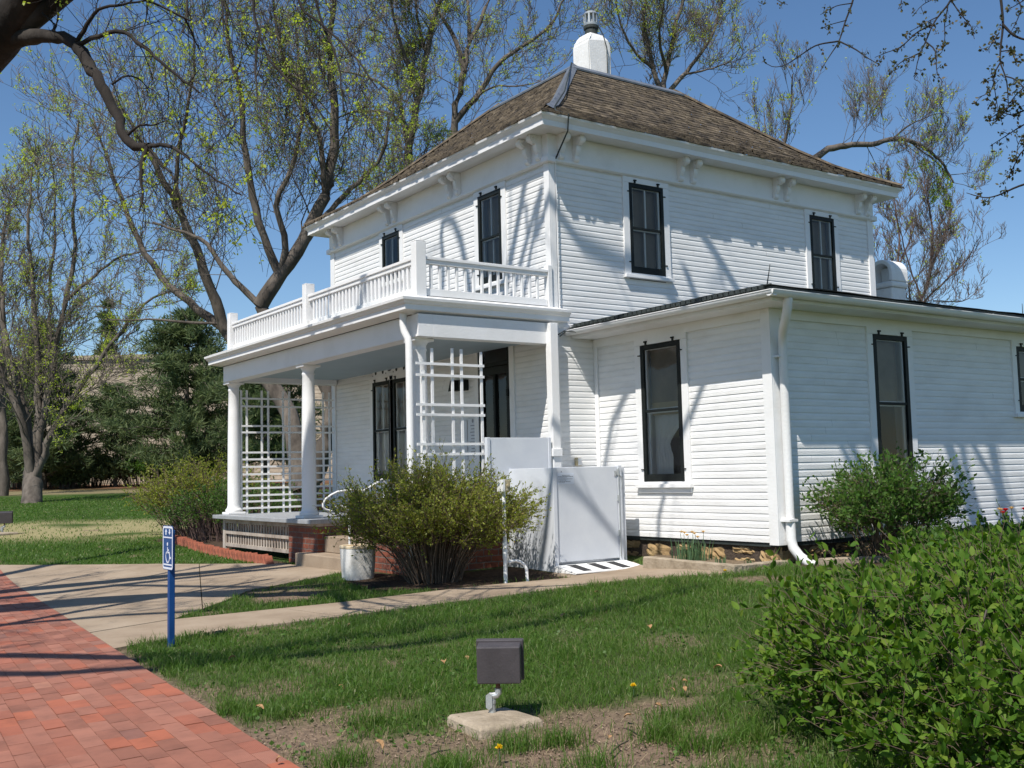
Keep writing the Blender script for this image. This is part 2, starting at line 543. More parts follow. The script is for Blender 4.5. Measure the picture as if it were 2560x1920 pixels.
c = np.where(pl[..., None], np.array([.2, .15, .1]), c)
fm = np.clip((s_ - 52) / 3, 0, 1)[..., None]
c = c * (1 - fm) + np.array([.16, .085, .05]) * fm
bandc = (np.clip((s_ - 46) / 2, 0, 1) * np.clip((54 - s_) / 2, 0, 1))[..., None] * .7
c = c * (1 - bandc) + np.array([.27, .21, .13]) * bandc
nx, ny = GX.shape
idx = np.arange(nx * ny).reshape(nx, ny)
Q = np.stack([idx[:-1, :-1], idx[1:, :-1], idx[1:, 1:], idx[:-1, 1:]], -1).reshape(-1, 4)
me = fast_mesh('ground', np.stack([GX, GY, GZ], -1).reshape(-1, 3), Q, smooth=True)
at = me.color_attributes.new('tint', 'FLOAT_COLOR', 'POINT')
at.data.foreach_set('color', np.concatenate([c.reshape(-1, 3), np.ones((nx * ny, 1))], 1).astype(np.float32).ravel())
m, nt, b = newmat('earth_and_turf')
va = N(nt, 'ShaderNodeVertexColor'); va.layer_name = 'tint'
tc = N(nt, 'ShaderNodeTexCoord')
n1 = N(nt, 'ShaderNodeTexNoise'); n1.inputs['Scale'].default_value = 22; n1.inputs['Detail'].default_value = 9; n1.inputs['Roughness'].default_value = .7
nt.links.new(tc.outputs['Object'], n1.inputs['Vector'])
cr = ramp(nt, n1.outputs['Fac'], [(.28, (.45, .45, .45)), (.5, (.95, .95, .95)), (.72, (1.5, 1.45, 1.4))])
mx = N(nt, 'ShaderNodeMix', data_type='RGBA', blend_type='MULTIPLY'); mx.inputs[0].default_value = 1
nt.links.new(va.outputs['Color'], mx.inputs[6]); nt.links.new(cr, mx.inputs[7]); nt.links.new(mx.outputs[2], b.inputs['Base Color'])
b.inputs['Roughness'].default_value = 1; b.inputs['Specular IOR Level'].default_value = .1
bp = N(nt, 'ShaderNodeBump'); bp.inputs['Strength'].default_value = .9; bp.inputs['Distance'].default_value = .025
nt.links.new(n1.outputs['Fac'], bp.inputs['Height']); nt.links.new(bp.outputs[0], b.inputs['Normal'])
tag(link('ground', me, m), kind='structure')


def draped(name, polys, dz, m, step=.35, depth=.08):
    import bmesh
    bm = bmesh.new()
    for poly in polys:
        vs = [bm.verts.new((x, y, 0)) for x, y in poly]
        bm.faces.new(vs)
    bmesh.ops.triangulate(bm, faces=bm.faces[:])
    xs_ = [v.co.x for v in bm.verts]; ys_ = [v.co.y for v in bm.verts]
    for ax, lo, hi in ((0, min(xs_), max(xs_)), (1, min(ys_), max(ys_))):
        t = lo + step
        while t < hi:
            co = [0, 0, 0]; co[ax] = t; no = [0, 0, 0]; no[ax] = 1
            bmesh.ops.bisect_plane(bm, geom=bm.verts[:] + bm.edges[:] + bm.faces[:], plane_co=co, plane_no=no)
            t += step
    for v in bm.verts:
        v.co.z = g(v.co.x, v.co.y) + dz
    be = [e for e in bm.edges if len(e.link_faces) == 1]
    r = bmesh.ops.extrude_edge_only(bm, edges=be)
    for v in r['geom']:
        if isinstance(v, bmesh.types.BMVert):
            v.co.z -= depth
    bmesh.ops.recalc_face_normals(bm, faces=bm.faces)
    me = bpy.data.meshes.new(name); bm.to_mesh(me); bm.free()
    return tag(link(name, me, m), kind='structure')


def clip(poly, p, n):
    """part of polygon where (q-p).n >= 0"""
    out = []; k = len(poly)
    f = lambda q: (q[0] - p[0]) * n[0] + (q[1] - p[1]) * n[1]
    for i in range(k):
        a, b_ = poly[i], poly[(i + 1) % k]; fa, fb = f(a), f(b_)
        if fa >= 0: out.append(a)
        if (fa > 0) != (fb > 0) and fa != fb:
            t = fa / (fa - fb); out.append((a[0] + t * (b_[0] - a[0]), a[1] + t * (b_[1] - a[1])))
    return out


# concrete walk : the main walk to the steps and the branch to the lift, cast in bays
main_walk = [ep(5.15), (-4.93, -.83), (-4.45, -.3), (-4.02, .2), (-3.7, .66), (-2.3, 1.33), (-2.16, 1.36), (-2.12, 3.5), (-3.3, 5.3), ep(13.5)]
branch = [ep(4.05), (-5.1, -1.93), (-3.91, -2.15), (-2.9, -2.25), (-2.02, -2.36), (-1.03, -2.46), (-.52, -2.78), (-.14, -3.02),
          (.02, -1.66), (.3, -1.02), (-.86, -1.0), (-1.0, -1.5), (-1.75, -1.44), (-3.5, -1.27), (-4.95, -.87), ep(5.11)]


def bays(poly, cuts):
    out = [poly]
    for p, n in cuts:
        new = []
        q0 = (p[0] + n[0] * .005, p[1] + n[1] * .005); q1 = (p[0] - n[0] * .005, p[1] - n[1] * .005)
        for po in out:
            for part in (clip(po, q0, n), clip(po, q1, (-n[0], -n[1]))):
                if len(part) > 2: new.append(part)
        out = new
    return out


draped('concrete_path', bays(main_walk, [((-3.75, 2), (.95, -.31)), ((-4.5, 3.6), (.35, .93))]) + bays(branch, [((-4.0, -1.5), (.98, .1)), ((-2.6, -1.5), (1, .05)), ((-1.15, -1.6), (1, .1))]), .014, M['concrete'])

# brick path
bedp = [ep(-5), ep(17), tuple(np.array(ep(17)) + ENRM * 4.6), tuple(np.array(ep(-5)) + ENRM * 4.6)]
draped('path_bed', [bedp], -.006, M['soilclod'], step=.6)
BW, BL = .098, .226
nr = 46; nb = int(22 / BL)
V = []; F = []
r_ = np.random.default_rng(5)
for i in range(nr):
    off = (.5 if i % 2 else 0) * BL + r_.uniform(-.012, .012)
    for j in range(nb):
        t0 = -4.9 + j * BL + off
        a0, a1 = i * BW + .0015, (i + 1) * BW - .0015
        b0, b1 = t0 + .002, t0 + BL - .002
        dz = r_.normal(0, .0012); ta = r_.normal(0, .010); tb = r_.normal(0, .006)
        n = len(V)
        for (a, bb, zz) in ((a0, b0, 0), (a1, b0, 0), (a1, b1, 0), (a0, b1, 0)):
            p = EDGE0 + EDIR * bb + ENRM * a
            z = float(gz(p[0], p[1])) + .013 + dz + ta * (a - (a0 + a1) / 2) + tb * (bb - (b0 + b1) / 2)
            V.append((p[0], p[1], z))
        for q in range(4):
            x, y, z = V[n + q]; V.append((x, y, z - .03))
        F += [(n, n + 3, n + 2, n + 1)] + [(n + q, n + (q + 1) % 4, n + 4 + (q + 1) % 4, n + 4 + q) for q in range(4)]
me = fast_mesh('brick_path', np.array(V), np.array(F))
m, nt, b = newmat('paving_brick')
ge = N(nt, 'ShaderNodeNewGeometry')
c0 = ramp(nt, ge.outputs['Random Per Island'], [(0, (.23, .09, .057)), (.25, (.28, .112, .073)), (.5, (.32, .135, .09)), (.68, (.275, .104, .066)), (.8, (.315, .1, .057)), (.9, (.345, .105, .055)), (.95, (.21, .097, .073)), (1, (.35, .155, .1))])
tc = N(nt, 'ShaderNodeTexCoord')
n1 = N(nt, 'ShaderNodeTexNoise'); n1.inputs['Scale'].default_value = 5; n1.inputs['Detail'].default_value = 10; n1.inputs['Roughness'].default_value = .7
nt.links.new(tc.outputs['Object'], n1.inputs['Vector'])
wv = N(nt, 'ShaderNodeTexWave'); wv.inputs['Scale'].default_value = 34; wv.inputs['Distortion'].default_value = 1.5
mp = N(nt, 'ShaderNodeMapping'); mp.inputs['Rotation'].default_value = (0, 0, .6)
nt.links.new(tc.outputs['Object'], mp.inputs[0]); nt.links.new(mp.outputs[0], wv.inputs['Vector'])
gt = N(nt, 'ShaderNodeMath', operation='GREATER_THAN'); gt.inputs[1].default_value = .7
mul_ = N(nt, 'ShaderNodeMath', operation='MULTIPLY'); mul_.inputs[1].default_value = 7.31
fr = N(nt, 'ShaderNodeMath', operation='FRACT')
nt.links.new(ge.outputs['Random Per Island'], mul_.inputs[0]); nt.links.new(mul_.outputs[0], fr.inputs[0]); nt.links.new(fr.outputs[0], gt.inputs[0])
wm = N(nt, 'ShaderNodeMath', operation='MULTIPLY'); nt.links.new(wv.outputs['Fac'], wm.inputs[0]); nt.links.new(gt.outputs[0], wm.inputs[1])
cr = ramp(nt, n1.outputs['Fac'], [(.3, (.72, .72, .72)), (.5, (1, 1, 1)), (.72, (1.18, 1.16, 1.15))])
mx = N(nt, 'ShaderNodeMix', data_type='RGBA', blend_type='MULTIPLY'); mx.inputs[0].default_value = 1
nt.links.new(c0, mx.inputs[6]); nt.links.new(cr, mx.inputs[7])
nt.links.new(mx.outputs[2], b.inputs['Base Color']); b.inputs['Roughness'].default_value = .8
ad = N(nt, 'ShaderNodeMath', operation='ADD'); nt.links.new(wm.outputs[0], ad.inputs[0]); nt.links.new(n1.outputs['Fac'], ad.inputs[1])
bp = N(nt, 'ShaderNodeBump'); bp.inputs['Strength'].default_value = .35; bp.inputs['Distance'].default_value = .008
nt.links.new(ad.outputs[0], bp.inputs['Height']); nt.links.new(bp.outputs[0], b.inputs['Normal'])
tag(link('brick_path', me, m), kind='structure')


# ------------------------------------------------------------------ grass
def blades(x, y, h, w, rng, lean=1.0):
    n = len(x)
    z = gz(x, y) - .01
    az = rng.uniform(0, 2 * np.pi, n); la = rng.uniform(0, 2 * np.pi, n); le = rng.uniform(.1, 1, n) * lean
    dx, dy = np.cos(az) * w / 2, np.sin(az) * w / 2
    lx, ly = np.cos(la) * le * h, np.sin(la) * le * h
    B = np.stack([x, y, z], 1)
    side = np.stack([dx, dy, np.zeros(n)], 1)
    mid = B + np.stack([lx * .35, ly * .35, h * .55], 1)
    tip = B + np.stack([lx, ly, h * (1 - .25 * le)], 1)
    V = np.stack([B - side, B + side, mid + side * .8, mid - side * .8, tip], 1).reshape(-1, 3)
    o = np.arange(n)[:, None] * 5
    return V, o + np.array([[0, 1, 2, 3]]), o + np.array([[3, 2, 4]])


rg = np.random.default_rng(17)
bx, by, bh, bw = [], [], [], []
for s0 in np.arange(3.9, 13.5, .4):
    dens = 6800 / (1 + (max(s0 - 4, 0) / 4.2) ** 1.3)
    wl, wr = -.53 * (s0 + .4) - .2, .56 * (s0 + .4) + .3
    n = int(dens * .4 * (wr - wl))
    s = rg.uniform(s0, s0 + .4, n); l = rg.uniform(wl, wr, n)
    x = CAM[0] + FH[0] * s + RH[0] * l; y = CAM[1] + FH[1] * s + RH[1] * l
    d = dirt_mask(x, y)
    lush = fbm(x, y, 1.3, 55); tuft = vnoise(x, y, 9, 61)
    keep = (edge_dist(x, y) < .035 * vnoise(x, y, 14, 88) - .025) & ~inpoly(x, y, WALK) & ~inpoly(x, y, MULCH) & ~inpoly(x, y, BED_R) & ~inpoly(x, y, PLANTER) & ~((x > -2.2) & (y > -1)) & ~((x > .4) & (y > -3.1))
    keep &= rg.random(n) < np.clip(1.02 - d * 1.08, .03, 1) * np.clip(.5 + 1.2 * tuft, 0, 1)
    x, y, lush, tuft, d, s = x[keep], y[keep], lush[keep], tuft[keep], d[keep], s[keep]
    h = (.03 + .08 * lush * (.4 + .9 * tuft)) * rg.uniform(.55, 1.3, len(x)) * (1 - .45 * d)
    bx.append(x); by.append(y); bh.append(h); bw.append(.0036 * rg.uniform(.7, 1.4, len(x)) * (1 + .09 * np.maximum(s - 5, 0)))
# separate tufts standing in the bare soil
for cs, cl, k in ((4.72, -.02, 260), (4.75, .18, 260), (4.75, .62, 420), (4.55, .75, 300), (4.45, -.3, 300), (5.3, -.72, 250), (4.65, -.75, 250), (5.0, .72, 200), (5.6, -1.2, 250), (4.4, .3, 150), (4.62, .98, 300), (5.75, -1.55, 300), (5.2, -1.45, 260)):
    s = cs + rg.normal(0, .045, k); l = cl + rg.normal(0, .06, k)
    x = CAM[0] + FH[0] * s + RH[0] * l; y = CAM[1] + FH[1] * s + RH[1] * l
    kk = edge_dist(x, y) < -.03
    bx.append(x[kk]); by.append(y[kk]); bh.append(rg.uniform(.05, .12, kk.sum())); bw.append(rg.uniform(.003, .0045, kk.sum()))
k = 9000                                    # dry straw lying on the soil
s = rg.uniform(4.2, 8.5, k); l = rg.uniform(-.5, .45, k) * s
x = CAM[0] + FH[0] * s + RH[0] * l; y = CAM[1] + FH[1] * s + RH[1] * l
kk = (edge_dist(x, y) < -.01) & (rg.random(k) < .25 + dirt_mask(x, y)) & ~inpoly(x, y, WALK)
straw = (x[kk], y[kk], rg.uniform(.02, .06, kk.sum()), rg.uniform(.0015, .003, kk.sum()))
bx, by, bh, bw = map(np.concatenate, (bx, by, bh, bw))
M['grass'] = leafmat('grass_blade', [(.065, .14, .02), (.085, .175, .026), (.11, .21, .034), (.145, .25, .045), (.115, .2, .034), (.09, .165, .026), (.08, .16, .026), (.11, .2, .034), (.1, .18, .03), (.17, .24, .07), (.3, .27, .13)], .5, .45, .4)
V, Q, T3 = blades(bx, by, bh, bw, rg)
tag(link('lawn_grass', fast_mesh('lawn_grass', V, Q, T3), M['grass']), label='short green grass growing in tufts over the front lawn', cat='grass', kind='stuff')
V, Q, T3 = blades(*straw, rg, lean=2.6)
V[:, 2] = np.maximum(V[:, 2], gz(V[:, 0], V[:, 1]) - .012)
tag(link('dry_straw', fast_mesh('dry_straw', V, Q, T3), leafmat('straw_blade', [(.2, .15, .09), (.34, .27, .16), (.42, .34, .2)], .2, .7)), label='dry tan straw and grass bits lying on the bare soil of the lawn', cat='straw', kind='stuff')
n = 90000
s = 13.5 + 30 * rg.random(n) ** 1.5; l = -s * rg.uniform(.05, .56, n)
x = CAM[0] + FH[0] * s + RH[0] * l; y = CAM[1] + FH[1] * s + RH[1] * l
keep = (edge_dist(x, y) < -.05) & ~inpoly(x, y, WALK) & ~inpoly(x, y, BED_L) & ~((x > -2) & (y < 7))
dr_ = np.clip((s - 19) / 2, 0, 1) * np.clip((27.5 - s) / 2.5, 0, 1) * np.clip((-l - 4.5) / 2, 0, 1)
keep &= rg.random(n) > dr_ * .85
x, y, s = x[keep], y[keep], s[keep]
V, Q, T3 = blades(x, y, rg.uniform(.03, .075, len(x)), .006 + .0005 * s, rg)
tag(link('side_lawn_grass', fast_mesh('side_lawn_grass', V, Q, T3), M['grass']), label='mown green grass of the wide lawn left of the house', cat='grass', kind='stuff')
# ------------------------------------------------------------------ the house
W, L = 6.413, 6.320                 # main block: right side X 0..W on Y=0, front Y 0..L on X=0
XA, YA, XE = .649, -2.9, 9.5        # single storey wing
E_ = .0715                          # siding exposure
house = thing('house', 'white two storey clapboard house with hipped shingle roof, front porch and single storey side wing', 'house', (0, 0, .25))
HR = random.Random(3)


def bits(name, m, parent, boxes, bevel=.004):
    for b in boxes: MB().box(*b).build(name, m, parent, bevel=bevel)


def siding(mb, P, a0, a1, z0, z1, holes, e=E_):
    prof = [(0, -.0075), (0, 0), (.58, 0), (.66, -.0012), (.76, -.0036), (.86, -.0064), (.93, -.0074), (1.03, -.0075)]
    k = 0
    z = z0
    while z < z1 - .005:
        zt = min(z + e, z1)
        iv = [(a0, a1)]
        for h0, h1, hz0, hz1 in holes:
            if hz1 > z and hz0 < zt:
                nw = []
                for p, q in iv:
                    if h1 <= p or h0 >= q: nw.append((p, q)); continue
                    if h0 > p: nw.append((p, h0))
                    if h1 < q: nw.append((h1, q))
                iv = nw
        out = []
        for p, q in iv:
            if q - p > 1.4 and HR.random() < .45:
                j = HR.uniform(p + .4, q - .4); out += [(p, j - .0008), (j + .0008, q)]
            else:
                out.append((p, q))
        for p, q in out:
            ns = max(1, int((q - p) / .5))
            dd = HR.uniform(-.0007, .0007); zz = HR.uniform(-.0012, .0012)
            n = len(mb.v); m = len(prof)
            for i in range(ns + 1):
                a = p + (q - p) * i / ns
                jz = zz + HR.uniform(-.0012, .0012)
                for t, d in prof:
                    mb.v.append(P(a, z + t * (zt - z) + jz, d + dd))
            for i in range(ns):
                for j in range(m - 1):
                    b = n + i * m + j
                    mb.f.append((b, b + m, b + m + 1, b + 1))
        z = zt; k += 1


def ring(mb, x0, x1, y0, y1, prof, closed=False):
    """prof: (offset outwards, z) swept round a rectangle with mitred corners"""
    n = len(mb.v); k = len(prof)
    for o, z in prof:
        for X, Y in ((x0 - o, y0 - o), (x1 + o, y0 - o), (x1 + o, y1 + o), (x0 - o, y1 + o)):
            mb.v.append((X, Y, z))
    rng_ = range(k if closed else k - 1)
    for i in rng_:
        i2 = (i + 1) % k
        for j in range(4):
            j2 = (j + 1) % 4
            mb.f.append((n + i * 4 + j, n + i * 4 + j2, n + i2 * 4 + j2, n + i2 * 4 + j))


# windows: outer size of the dark storm sash
WIN_F = [  # on X=0 : a0,a1,z0,z1,kind
    (1.057, 1.615, 3.875, 5.10, 'u'), (3.866, 4.420, 4.36, 5.10, 's'), (4.232, 4.812, 1.25, 2.795, 'p'), (3.552, 4.132, 1.25, 2.795, 'p')]
WIN_R = [(1.304, 1.910, 3.895, 5.10, 'u'), (4.910, 5.472, 3.895, 5.10, 'u')]
WIN_AF = [(-1.572, -.889, 1.165, 2.787, 'a')]
WIN_AR = [(2.345, 2.977, 1.165, 2.783, 'b'), (5.30, 5.93, 1.94, 2.783, 'c')]
DOOR = (.955, 1.705, .75, 3.06)

hole = lambda w, e=.02: (w[0] - e, w[1] + e, w[2] - e, w[3] + e)
mb = MB()
siding(mb, FX(0), .08, L - .1, .52, 5.19, [hole(w) for w in WIN_F] + [hole(DOOR)])
siding(mb, FY(0), .07, W - .1, .52, 5.19, [hole(w) for w in WIN_R] + [(XA + .05, W, 0, 3.1)])
mb.box(.0, W, L, L + .01, .5, 5.2); mb.box(W, W + .01, 0, L, .5, 5.2)
wall = mb.build('wall', M['siding'], house)
mb = MB()
siding(mb, FX(XA), YA + .1, -.01, .514, 2.96, [hole(w) for w in WIN_AF], .0755)
siding(mb, FY(YA), XA + .12, XE, .514, 2.96, [hole(w) for w in WIN_AR], .0755)
mb.box(XE, XE + .02, YA, 4, .3, 3.05); mb.box(W, XE, 3.98, 4.0, .3, 3.05)
mb.build('wing_wall', M['siding'], house)

# corner boards, frieze, skirt
bits('corner_board', M['white'], house, [(-.022, 0, -.022, .085, .5, 5.185), (.0005, .075, -.0225, -.0005, .5, 5.185), (-.022, 0, L - .12, L + .02, .5, 5.185),
     (W - .11, W + .022, -.022, 0.0, 2.9, 5.185), (W + .0005, W + .0225, .0005, .1, 2.9, 5.185), (XA - .022, XA, YA - .022, YA + .105, .49, 2.965),
     (XA + .0005, XA + .13, YA - .0225, YA - .0005, .49, 2.965), (XA - .02, XA - .001, -.07, -.001, .52, 2.96)], .003)
mb = MB()
ring(mb, 0, W, 0, L, [(.0, 5.18), (.03, 5.18), (.055, 5.20), (.055, 5.235), (.032, 5.245), (.03, 5.545)])
mb.build('frieze', M['white'], house)
mb = MB()
ring(mb, 0, W, 0, L, [(.0, 5.548), (.307, 5.533), (.311, 5.533), (.312, 5.60), (.318, 5.606), (.335, 5.63), (.358, 5.65), (.364, 5.675), (.30, 5.70)])
mb.build('eaves', M['white'], house)
for cx, cy in ((0, 0), (W, 0), (0, L)):
    mb = MB(); sx = -1 if cx == 0 else 1; sy = -1 if cy == 0 else 1
    mb.box(*sorted((cx + sx * .075, cx - sx * .06)), *sorted((cy + sy * .075, cy - sy * .06)), 5.172, 5.25)
    mb.build('corner_cap', M['white'], house, bevel=.012)


def spiral(mb, P, c, d0, z0, r, turns=1.6, rev=1):
    pts = []; rad = []
    for i in range(22):
        t = i / 21; an = rev * t * turns * 2 * math.pi + math.pi / 2
        rr = r * (1 - .8 * t)
        pts.append(P(c, z0 + rr * math.sin(an), d0 + rr * math.cos(an))); rad.append(.0065)
    mb.tube(pts, rad, 5)


def bracket(P0, a, side):
    P = lambda q, z, d: P0(q, z, d * .82)
    mb = MB()
    poly = [(5.545, 0), (5.545, .245), (5.52, .262), (5.485, .262), (5.455, .245), (5.43, .205), (5.425, .165), (5.43, .15), (5.40, .155), (5.36, .145), (5.32, .12), (5.30, .10), (5.285, .115), (5.26, .118), (5.235, .10), (5.222, .07), (5.225, .04), (5.21, .02), (5.19, 0)]
    pr = [(z, d) for z, d in poly]
    mb.prism(pr, a - .03, a + .03, lambda z, d, c: P(c, z, d))
    mb.tube([P(a - .042, 5.487, .215), P(a + .042, 5.487, .215)], .046, 14)
    mb.tube([P(a - .04, 5.262, .075), P(a + .04, 5.262, .075)], .034, 12)
    mb.tube([P(a - .035, 5.385, .09), P(a + .035, 5.385, .09)], .05, 12)
    o = mb.build('eave_bracket', M['white'], house, smooth=True)
    for sd in (-.0465, .0465):
        m2 = MB(); spiral(m2, P, a + sd, .215, 5.487, .044, rev=side); m2.build('scroll', M['white'], o)


for c in (.24, 2.17, 4.04, 5.95):
    bracket(FX(-.03 + .03), c - .115, 1); bracket(FX(0), c + .115, 1)
for c in (.27, 2.33, 4.245, 6.14):
    bracket(FY(0), c - .12, 1); bracket(FY(0), c + .12, 1)

# roof of split shingles laid in courses
mb = MB()
rp = [(.374, 5.682), (.05, 5.842), (-.35, 6.075), (-.75, 6.375), (-1.4, 6.93), (-2.13, 7.56)]
fine = []
for (o0, z0), (o1, z1) in zip(rp[:-1], rp[1:]):
    ln = math.hypot(o1 - o0, z1 - z0); k = max(1, round(ln / .115))
    for i in range(k):
        fine.append((o0 + (o1 - o0) * i / k, z0 + (z1 - z0) * i / k))
fine.append(rp[-1])
rs = random.Random(9)
for side in range(4):
    for i in range(len(fine) - 1):
        (o0, z0), (o1, z1) = fine[i], fine[i + 1]
        def ends(o):
            c = [(-o, -o), (W + o, -o), (W + o, L + o), (-o, L + o)]
            return np.array(c[side]), np.array(c[(side + 1) % 4])
        A0, B0 = ends(o0); A1, B1 = ends(o1)
        ln = np.linalg.norm(B0 - A0); ts = [0]
        while ts[-1] < 1:
            ts.append(ts[-1] + rs.uniform(.07, .16) / ln)
        ts[-1] = 1
        for t0, t1 in zip(ts[:-1], ts[1:]):
            lift = .022 + rs.uniform(-.006, .008); sl = rs.uniform(-.022, .012)
            f = sl / math.hypot(o1 - o0, z1 - z0)
            pa = A0 + (B0 - A0) * t0; pb = A0 + (B0 - A0) * t1
            qa = A1 + (B1 - A1) * t0; qb = A1 + (B1 - A1) * t1
            pa = pa + (qa - pa) * f; pb = pb + (qb - pb) * f; zl = z0 + (z1 - z0) * f
            n = len(mb.v)
            mb.v += [(pa[0], pa[1], zl - .004), (pb[0], pb[1], zl - .004), (pb[0], pb[1], zl + lift), (pa[0], pa[1], zl + lift), (qb[0], qb[1], z1 + .004), (qa[0], qa[1], z1 + .004)]
            mb.f += [(n, n + 1, n + 2, n + 3), (n + 3, n + 2, n + 4, n + 5)]
mb.quad((2.13, 2.13, 7.565), (W - 2.13, 2.13, 7.565), (W - 2.13, L - 2.13, 7.565), (2.13, L - 2.13, 7.565))
roof = mb.build('roof', M['shingle'], house)
# flat metal cap round the deck and over the hips
mb = MB()
ring(mb, 2.13, W - 2.13, 2.13, L - 2.13, [(.13, 7.475), (.135, 7.50), (0, 7.60), (-.16, 7.605), (-.17, 7.57)])


def hip_strip(mb, cx, cy, sx, sy, k0, k1, wd):
    pts = [(cx + sx * -o, cy + sy * -o, z + .035) for o, z in rp]
    P_ = []
    for i in range(len(pts) - 1):
        for t in (0, .5):
            P_.append(np.array(pts[i]) * (1 - t) + np.array(pts[i + 1]) * t)
    P_.append(np.array(pts[-1]))
    P_ = P_[k0:k1]
    n = len(mb.v)
    for p in P_:
        mb.v += [tuple(p + np.array([sx * wd, 0, .0]) + np.array([0, 0, -.0])), tuple(p + np.array([0, 0, .03])), tuple(p + np.array([0, sy * wd, 0]))]
    for i in range(len(P_) - 1):
        for j in range(2):
            a = n + i * 3 + j
            mb.f.append((a, a + 1, a + 4, a + 3))


hip_strip(mb, 0, 0, 1, 1, 2, 99, .11)
mb.build('ridge_flashing', M['flash'], roof)
for hx, hy, kx, ky in ((W, 0, -1, 1), (0, L, 1, -1)):
    mb = MB(); hip_strip(mb, hx, hy, kx, ky, 0, 99, .06); mb.build('hip_cap', M['shingle'], roof)

# main chimney
cx, cy = 3.36, 3.14
mb = MB()
mb.prism([(-.24, 7.5), (-.24, 8.52), (-.225, 8.59), (-.14, 8.70), (.14, 8.70), (.225, 8.59), (.24, 8.52), (.24, 7.5)], -.24, .24, lambda a, b, c: (cx + a, cy + c, b))
ch = mb.build('chimney', M['stucco'], house)
import bmesh as _bm
bm_ = _bm.new(); bm_.from_mesh(ch.data)
for v in bm_.verts:
    if v.co.z > 8.55:
        k = (v.co.z - 8.52) / .18
        v.co.y = cy + (v.co.y - cy) * (1 - .42 * k)
_bm.ops.bevel(bm_, geom=[e for e in bm_.edges], offset=.035, segments=2, affect='EDGES')
bm_.to_mesh(ch.data); bm_.free()
MB().lathe(cx, cy, [(.105, 8.68), (.11, 8.77), (.10, 8.805), (.128, 8.81), (.13, 8.855), (.1, 8.86)], 20).build('flue_pipe', M['roofing'], ch, smooth=True)
mb = MB().lathe(cx, cy, [(.126, 8.86), (.13, 8.9), (.12, 8.905), (.085, 8.91)], 20)
mb.lathe(cx, cy, [(.085, 9.05), (.128, 9.055), (.128, 9.07), (.095, 9.105), (.03, 9.115)], 20)
for i in range(10):
    an = 2 * math.pi * i / 10
    mb.box(-.014, .014, -.006, .006, 8.9, 9.06, lambda a, b, c, an=an: (cx + .118 * math.cos(an) - a * math.sin(an) + b * math.cos(an), cy + .118 * math.sin(an) + a * math.cos(an) + b * math.sin(an), c))
mb.lathe(cx, cy, [(.07, 8.9), (.07, 9.06)], 16)
mb.build('chimney_cap', M['galv'], ch, smooth=False)
mb = MB()
mb.tube([(cx + .05, cy - .13, 8.84), (cx + .12, cy - .17, 8.68), (cx + .12, cy - .255, 8.42), (cx + .12, cy - .255, 8.0), (cx + .06, cy - .26, 7.85), (cx + .06, cy - .26, 7.6), (2.5, 2.3, 7.63), (2.1, 2.12, 7.62), (1.55, 1.5, 7.12), (.9, .78, 6.52), (.2, .1, 5.97), (.0, -.17, 5.8), (.05, -.37, 5.70), (.06, -.33, 5.5), (.075, -.045, 5.22)], .010, 6)
MB().tube([(.075, -.045, 5.22), (.085, -.032, 5.1), (.088, -.03, 3.3)], .008, 6).build('lightning_cable', M['white'], house, smooth=True)
mb.build('lightning_cable', M['roofing'], house, smooth=True)

# wing roof, gutters
mb = MB()
e0x, e0y = XA - .40, YA - .40
rr = random.Random(4)
# top skin with slight undulation, drip edge below
n_ = 24
top = []
for i in range(n_ + 1):
    row = []
    for j in range(13):
        x = e0x + (XE + .4 - e0x) * i / n_; y = e0y + (-.012 - e0y) * j / 12
        rise = min(x - e0x, (y - e0y) * 1.0) * .055
        row.append((x, y, 3.125 + rise + rr.uniform(-.006, .012)))
    top.append(row)
n0 = len(mb.v)
for row in top: mb.v += row
for i in range(n_):
    for j in range(12):
        a = n0 + i * 13 + j; mb.f.append((a, a + 13, a + 14, a + 1))
mb.box(e0x + .03, XE + .4, e0y + .03, -.014, 3.04, 3.115)
mb.box(W + .02, XE + .4, .0, 4.2, 3.04, 3.2)
for i in range(40):     # lapped seams on the front slope edge
    y = e0y + .1 + i * .08
    if y < -.1: mb.box(e0x - .008, e0x + .2, y, y + .06, 3.095, 3.128 + rr.uniform(0, .008))
wing_roof = mb.build('wing_roof', M['roofing'], house)
mb = MB()
mb.box(e0x + .02, e0x + .035, e0y + .02, -.02, 2.975, 3.065); mb.box(e0x + .035, XE + .4, e0y + .02, e0y + .035, 2.975, 3.065)
mb.box(e0x + .036, XA - .001, e0y + .036, -.02, 2.965, 2.985); mb.box(XA, XE + .4, e0y + .036, YA - .001, 2.965, 2.985)
mb.box(XA - .026, XA - .0005, YA + .1, -.02, 2.86, 2.964); mb.box(XA + .12, XE, YA - .026, YA - .0005, 2.86, 2.964)
mb.build('wing_eaves', M['white'], house)


def gutter(mb, p0, p1, r=.056):
    p0 = np.array(p0, float); p1 = np.array(p1, float); t = (p1 - p0) / np.linalg.norm(p1 - p0)
    nn = np.array([-t[1], t[0], 0]); up = np.array([0, 0, 1.0])
    prof = []
    for i in range(11):
        an = math.pi + math.pi * i / 10
        prof.append((r * math.cos(an), r * math.sin(an)))
    prof = [(-r - .006, .008), (-r - .006, 0)] + prof + [(r, .012)]
    n = len(mb.v); k = len(prof)
    for p in (p0, p1):
        for a, b in prof: mb.v.append(tuple(p + nn * a + up * b))
    for i in range(k - 1):
        mb.f.append((n + i, n + i + 1, n + k + i + 1, n + k + i))
    mb.f.append(tuple(n + i for i in range(k))); mb.f.append(tuple(n + k + i for i in range(k)))


